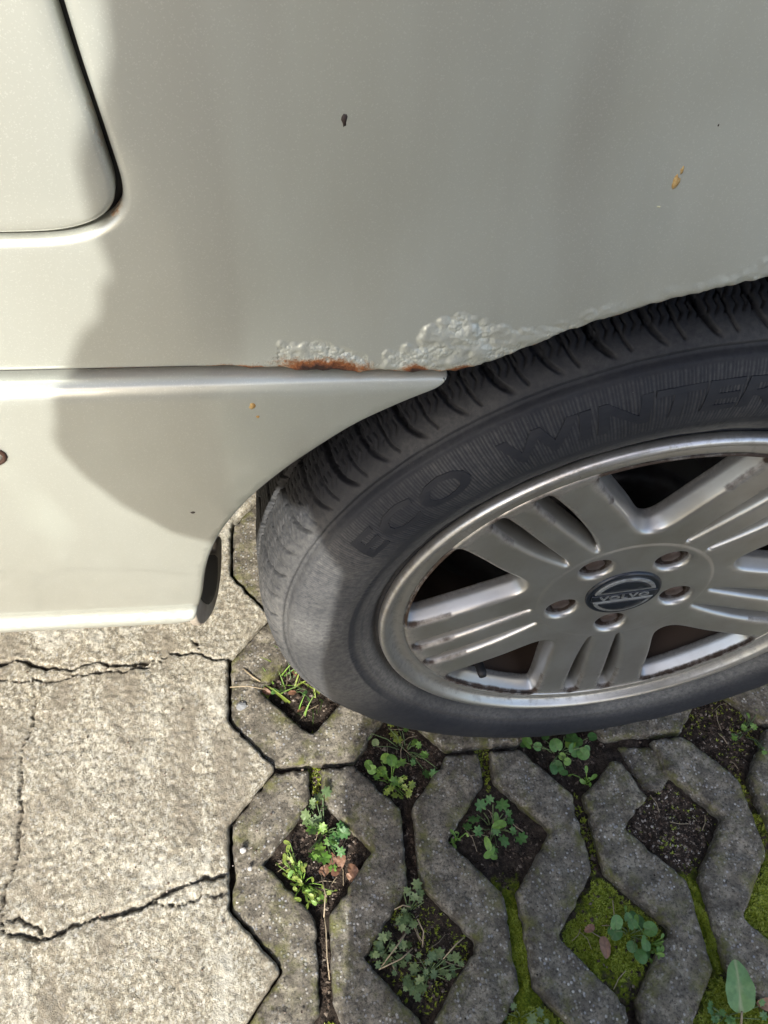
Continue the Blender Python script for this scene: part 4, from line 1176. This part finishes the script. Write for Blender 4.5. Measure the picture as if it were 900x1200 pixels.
# litter: dead leaves, straws, a few loose stones
def litter_leaf(x, y, z, s, ang, label, mat=LEAF_BR, kind='oval', tilt=(.2, -.1)):
    o = bpy.data.objects.new('dead_leaf', leaf_data(kind, mat)); COL.objects.link(o); props(o, label, 'dead leaf', 'dead leaves')
    o.location = (x, y, z); o.rotation_euler = (tilt[0], tilt[1], ang); o.scale = (s, s*1.2, s*1.6)
litter_leaf(.0125, -.226, -.004, .020, 1.5, 'pale brown dead leaf lying on the moss left of the dark leaves')
litter_leaf(-.004, -.200, -.004, .012, .3, 'small pinkish dead leaf at the left of the mossy opening')
litter_leaf(.150, -.279, -.002, .020, -.3, 'orange brown dead leaf right of the dock leaf')
rs = random.Random(4)
for k_ in range(7):
    litter_leaf(-.262+.012*(k_ % 3)+rs.uniform(-.004, .004), -.118+.010*(k_//3)+rs.uniform(-.004, .004), -.008, rs.uniform(.010, .017), rs.uniform(0, 6), ('curled brown dead leaf in the sunlit opening, %s' % ('farthest left of the upper row', 'middle of the upper row', 'farthest right of the upper row', 'farthest left of the lower row', 'middle of the lower row', 'farthest right of the lower row', 'on its own nearest the camera')[k_]), tilt=(rs.uniform(-.5, .5), rs.uniform(-.5, .5)))
for k_, w_ in enumerate(('left', 'near', 'middle', 'right', 'far')):
    litter_leaf(-.283+(-.030, .0, 0, .025, 0)[k_], .085+(0, -.024, 0, .002, .022)[k_], -.008, rs.uniform(.008, .015), rs.uniform(0, 6), 'dry leaf scrap in the grass beside the tyre, the %s one' % w_, tilt=(rs.uniform(-.5, .5), rs.uniform(-.5, .5)))
def straw(pts, label, r=.0007, group='dry straws on the ground'):
    V, F = tube(pts, r, 5); o = mesh('straw', V, F, STRAW); props(o, label, 'straw', group)
straw([(-.2157, -.2101, -.004), (-.200, -.196, .003), (-.1869, -.1834, .004)], 'straw lying slantwise over the left corner of the weedy opening')
straw([(-.217, -.211, -.003), (-.195, -.205, .004), (-.182, -.197, .0)], 'straw under the slanting one, pointing at the clump of weed')
straw([(-.1536, -.2094, .004), (-.140, -.199, .009), (-.1301, -.1932, .006)], 'pale straw sticking up right of the clump of weed')
straw([(-.1714, -.1964, -.004), (-.1690, -.184, .002), (-.1735, -.172, .003)], 'upright straw in the middle of the weedy opening')
straw([(-.196, -.161, .002), (-.187, -.158, .003), (-.179, -.160, .001)], 'pinkish straw on the stone at the far corner of the weedy opening')
straw([(-.2668, -.150, -.006), (-.2655, -.172, -.002), (-.2661, -.195, -.004), (-.2650, -.214, -.008)], 'long reddish straw lying in the joint below the sunlit opening')
straw([(-.2672, -.118, -.004), (-.2640, -.140, .0), (-.2668, -.160, -.003)], 'thin straw hanging from the sunlit opening into the joint')
straw([(-.3600, .0905, .008), (-.340, .090, .009), (-.318, .0860, .004)], 'green blade of grass lying across the paver by the slab', group=None)
straw([(-.345, .116, .002), (-.334, .104, .003), (-.325, .098, .001)], 'short dark twig on the paver left of the grass tuft', .0011, None)
rs = random.Random(77); st_ = []
for (i_, j_, n_s) in ((0, 0, 14), (1, -1, 22), (0, 2, 12), (1, 1, 10), (3, -1, 9), (2, 0, 6), (4, 0, 8), (5, 1, 8)):
    c = lat(i_, j_)
    for _ in range(n_s):
        a, b = rs.uniform(-.04, .04), rs.uniform(-.04, .04)
        if abs(a)+abs(b) > .046: continue
        t = rs.uniform(0, 2*PI); L = rs.uniform(.006, .016); z = soilz_fast(c[0]+a, c[1]+b)+rs.uniform(.001, .006)
        st_.append(tube([(c[0]+a-L*math.cos(t), c[1]+b-L*math.sin(t), z), (c[0]+a, c[1]+b, z+rs.uniform(0, .004)), (c[0]+a+L*math.cos(t+.3), c[1]+b+L*math.sin(t+.3), z-.001)], rs.uniform(.0003, .0006), 4, False))
V, F = join(st_); o = mesh('dry_stems', V, F, STRAW); props(o, 'tangle of short dry stems and rootlets lying in the paver openings', 'dry stems', kind='stuff')
def stone(x, y, z, s, label, mat, seed):
    bm = bmesh.new(); bmesh.ops.create_icosphere(bm, subdivisions=2, radius=s)
    rs = random.Random(seed)
    for v in bm.verts: v.co *= rs.uniform(.85, 1.1); v.co.z *= .7
    me = bpy.data.meshes.new('pebble'); bm.to_mesh(me); bm.free(); me.materials.append(mat)
    o = bpy.data.objects.new('pebble', me); COL.objects.link(o); o.location = (x, y, z); props(o, label, 'pebble')
WHT = simple('pale_pebble', (.55, .53, .50), .7, 0, 200, (.4, .38, .34), .3)
stone(-.3465, -.090, .0035, .0035, 'small white pebble on the first paver beside the slab', WHT, 1)
stone(-.3395, -.1085, .003, .0024, 'tiny white pebble just below the white one on the paver', WHT, 2)
stone(-.3475, .069, .0, .0060, 'rounded grey pebble wedged at the edge of the slab', simple('grey_pebble', (.30, .31, .31), .7, 0, 90, (.2, .2, .2), .3), 3)

# ------------------------------------------------------------------ the person taking the picture, behind the phone
def skin_mesh(name, verts, edges, mat, parent=None, sub=2, root=0):
    me = bpy.data.meshes.new(name); me.from_pydata([v[:3] for v in verts], edges, [])
    o = bpy.data.objects.new(name, me); COL.objects.link(o)
    sk = o.modifiers.new('skin', 'SKIN'); sk.use_smooth_shade = True; sk.branch_smoothing = .4
    for i, v in enumerate(verts):
        me.skin_vertices[0].data[i].radius = (v[3], v[4] if len(v) > 4 else v[3]); me.skin_vertices[0].data[i].use_root = (i == root)
    s2 = o.modifiers.new('sub', 'SUBSURF'); s2.levels = sub; s2.render_levels = sub
    dg = bpy.context.evaluated_depsgraph_get(); m2 = bpy.data.meshes.new_from_object(o.evaluated_get(dg))
    bpy.data.objects.remove(o); bpy.data.meshes.remove(me)
    m2.materials.clear(); m2.materials.append(mat)
    m2.polygons.foreach_set('use_smooth', [True]*len(m2.polygons))
    o = bpy.data.objects.new(name, m2); COL.objects.link(o)
    if parent: o.parent = parent
    return o
SKIN = simple('skin', (.52, .32, .24), .5, 0, 30, (.47, .27, .20), .2)
JACKET = simple('dark_jacket', (.125, .125, .135), .8, 0, 60, (.10, .10, .11), .5, 500)
JEANS = simple('blue_jeans', (.045, .065, .11), .85, 0, 80, (.03, .045, .08), .5, 700)
HAIR = simple('brown_hair', (.05, .03, .02), .6, 0, 200, (.03, .018, .012), .6, 400)
SHOE = simple('grey_shoe', (.10, .10, .10), .6, 0, 80, (.07, .07, .07), .3)
PC = CAM-fwd*.0075-upv*.058+rgt*.022      # middle of the phone
lw = PC-rgt*.075-upv*.075-fwd*.035; rw = PC+rgt*.080-upv*.080-fwd*.035
T3 = lambda v, *r: (v.x, v.y, v.z)+r
V = [(-.17, -.72, .84, .13, .11), (-.17, -.72, .98, .12, .10), (-.17, -.70, 1.12, .135, .10), (-.17, -.68, 1.25, .12, .09), (-.17, -.665, 1.35, .055), (-.17, -.645, 1.42, .052), (-.17, -.62, 1.50, .078, .088), (-.17, -.605, 1.57, .082, .094), (-.17, -.61, 1.635, .055, .065),
     (-.385, -.655, 1.27, .055), (-.49, -.63, 1.14, .043), (-.54, -.61, 1.03, .040), (-.47, -.50, .945, .036), T3(lw, .026, .020),
     (.045, -.655, 1.26, .055), (.13, -.625, 1.12, .045), (.16, -.58, .985, .041), (.03, -.47, .90, .038), T3(rw, .026, .020),
     (-.335, -.69, .76, .085), (-.36, -.56, .475, .055), (-.325, -.63, .27, .05), (-.315, -.66, .09, .036), (-.33, -.60, .045, .036), (-.335, -.53, .035, .03),
     (-.02, -.69, .76, .085), (.0, -.56, .475, .055), (.0, -.63, .27, .05), (.0, -.66, .09, .036), (.01, -.60, .045, .036), (.015, -.53, .035, .03)]
Ed = [(0, 1), (1, 2), (2, 3), (3, 4), (4, 5), (5, 6), (6, 7), (7, 8), (3, 9), (9, 10), (10, 11), (11, 12), (12, 13), (3, 14), (14, 15), (15, 16), (16, 17), (17, 18),
      (0, 19), (19, 20), (20, 21), (21, 22), (22, 23), (23, 24), (0, 25), (25, 26), (26, 27), (27, 28), (28, 29), (29, 30)]
def hand(w, side):
    """palm and five bent fingers holding the phone edge; side -1: the left hand"""
    out = []
    edge = PC+rgt*side*.039-upv*.045
    palm = edge+rgt*side*.016-fwd*.020-upv*.012
    k = len(V); V.append(T3(palm, .019, .013)); Ed.append((13 if side < 0 else 18, k))
    for f in range(4):
        b = palm+upv*(.026-.017*f)+fwd*.008; L = (.022, .025, .024, .018)[f]
        k1 = len(V); V.append(T3(b+rgt*side*.004+fwd*.010, .0085)); V.append(T3(b+fwd*(.018)+rgt*side*(-.004)-upv*.002*f, .0078)); V.append(T3(b+fwd*.0175-rgt*side*(.008+L*.4)-upv*.003*f, .0066))
        Ed.extend([(k, k1), (k1, k1+1), (k1+1, k1+2)])
    k1 = len(V); t0 = palm-fwd*.006+upv*.012-rgt*side*.008
    V.append(T3(t0, .0105)); V.append(T3(t0+upv*.016-rgt*side*.016-fwd*.001, .009)); V.append(T3(t0+upv*.024-rgt*side*.034+fwd*.004, .0078)); Ed.extend([(k, k1), (k1, k1+1), (k1+1, k1+2)])
hand(lw, -1); hand(rw, 1)
person = skin_mesh('person', V, Ed, SKIN)
props(person, 'person in dark jacket and jeans bending to photograph the wheel arch with a phone', 'person')
coat = [(.10, -.41, .10), (.34, -.413, .12), (.39, -.416, .13), (.45, -.425, .14), (.50, -.475, .15), (.57, -.472, .15), (.68, -.500, .14), (.77, -.506, .13), (.89, -.494, .12), (.945, -.485, .12), (.965, -.515, .12), (1.0, -.530, .11), (1.12, -.480, .11), (1.22, -.445, .10), (1.29, -.38, .08), (1.335, -.31, -.02), (1.38, -.25, -.08), (1.42, -.235, -.10)]
V = []; F = []; n = 40
for z, xl, wx in coat:
    xr = wx
    cx_ = (xl+xr)/2; rx_ = (xr-xl)/2; ry_ = .15 if z < 1.2 else max(.085, .15*(1.42-z)/.22)
    for k in range(n):
        t = 2*PI*k/n; fold = 1+.025*math.sin(7*t+z*3)*(z < .8); c_, s_ = math.cos(t), math.sin(t)
        V.append((cx_+rx_*abs(c_)**.85*math.copysign(1, c_), (-.70 if z < 1.33 else -.665)+ry_*fold*abs(s_)**.9*math.copysign(1, s_), z))
for q in range(len(coat)-1):
    for k in range(n): F.append((q*n+k, q*n+(k+1) % n, (q+1)*n+(k+1) % n, (q+1)*n+k))
mesh('coat', V, F, JACKET, person)
skin_mesh('sleeve', [(-.34, -.665, 1.32, .075), (-.415, -.650, 1.268, .064), (-.470, -.640, 1.228, .060), (-.500, -.635, 1.185, .061), (-.513, -.63, 1.145, .059), (-.511, -.628, 1.105, .056), (-.512, -.626, 1.070, .054), (-.554, -.620, 1.026, .054), (-.524, -.61, .985, .062), (-.48, -.51, .95, .054), (-.40, -.43, .89, .044)], [(k, k+1) for k in range(10)], JACKET, person)
sl_o = person.children[-1]
for v_ in sl_o.data.vertices:
    q = v_.co; v_.co = q+v_.normal*(.007*float(vnoise(np.array([q.z*1.0+q.y*.3]), np.array([q.x*.5]), .035, 97)[0])+.0035*float(vnoise(np.array([q.z]), np.array([q.x]), .013, 98)[0]))
skin_mesh('sleeve', [(.04, -.665, 1.265, .070), (.115, -.63, 1.14, .060), (.150, -.595, 1.01, .056), (.15, -.57, .975, .054), (.08, -.51, .92, .048), (.02, -.45, .88, .042)], [(k, k+1) for k in range(5)], JACKET, person)
Tr = [(-.17, -.72, .86, .17, .13), (-.345, -.68, .75, .112), (-.36, -.61, .60, .085), (-.362, -.555, .475, .078), (-.335, -.61, .33, .066), (-.32, -.645, .18, .056), (-.318, -.655, .09, .054),
      (.0, -.68, .75, .112), (.01, -.61, .60, .085), (.0, -.555, .475, .078), (.0, -.61, .33, .066), (.0, -.645, .18, .056), (.0, -.655, .09, .054)]
skin_mesh('trousers', Tr, [(0, 1), (1, 2), (2, 3), (3, 4), (4, 5), (5, 6), (0, 7), (7, 8), (8, 9), (9, 10), (10, 11), (11, 12)], JEANS, person)
for x in (-.318, .0):
    skin_mesh('shoe', [(x, -.69, .045, .040, .036), (x-.005, -.62, .048, .044, .040), (x-.01, -.54, .036, .042, .030), (x-.01, -.49, .032, .034, .026)], [(0, 1), (1, 2), (2, 3)], SHOE, person)
skin_mesh('hair', [(-.17, -.655, 1.47, .060, .05), (-.17, -.665, 1.54, .082, .075), (-.17, -.64, 1.61, .086, .085), (-.17, -.60, 1.655, .062, .06)], [(0, 1), (1, 2), (2, 3)], HAIR, person)
skin_mesh('nose', [(-.17, -.525, 1.545, .008), (-.17, -.512, 1.525, .011), (-.17, -.515, 1.515, .009)], [(0, 1), (1, 2)], SKIN, person, 1)
for x in (-.20, -.14):
    skin_mesh('eye', [(x, -.527, 1.552, .009), (x, -.522, 1.552, .007)], [(0, 1)], PALE, person, 1)
for x in (-.255, -.085):
    skin_mesh('ear', [(x, -.605, 1.56, .012, .02), (x, -.605, 1.525, .008, .014)], [(0, 1)], SKIN, person, 1)
skin_mesh('mouth', [(-.19, -.530, 1.490, .006), (-.17, -.524, 1.489, .008), (-.15, -.530, 1.490, .006)], [(0, 1), (1, 2)], simple('lips', (.40, .16, .13), .5), person, 1)
# phone, lens in its upper left corner
bm = bmesh.new(); bmesh.ops.create_cube(bm, size=1)
for v in bm.verts: v.co = Vector((v.co.x*.076, v.co.y*.158, v.co.z*.0080))
bmesh.ops.bevel(bm, geom=[e for e in bm.edges if abs(e.verts[0].co.z-e.verts[1].co.z) > .001], offset=.010, segments=5, affect='EDGES')
bmesh.ops.bevel(bm, geom=[e for e in bm.edges], offset=.0012, segments=2, affect='EDGES')
me = bpy.data.meshes.new('phone_body'); bm.to_mesh(me); bm.free(); me.materials.append(simple('phone_shell', (.02, .02, .022), .3))
phone = empty('phone', PC); props(phone, 'black smartphone held upright by the person taking the picture', 'phone'); phone.rotation_mode = 'QUATERNION'; phone.rotation_quaternion = M3.to_quaternion()
o = bpy.data.objects.new('phone_body', me); COL.objects.link(o); o.parent = phone; o.location = (0, 0, .0)
V, F = tube([(-.022, .058, -.0040), (-.022, .058, -.0054)], [.009, .0085], 24); mesh('lens_ring', V, F, BLACK, phone)
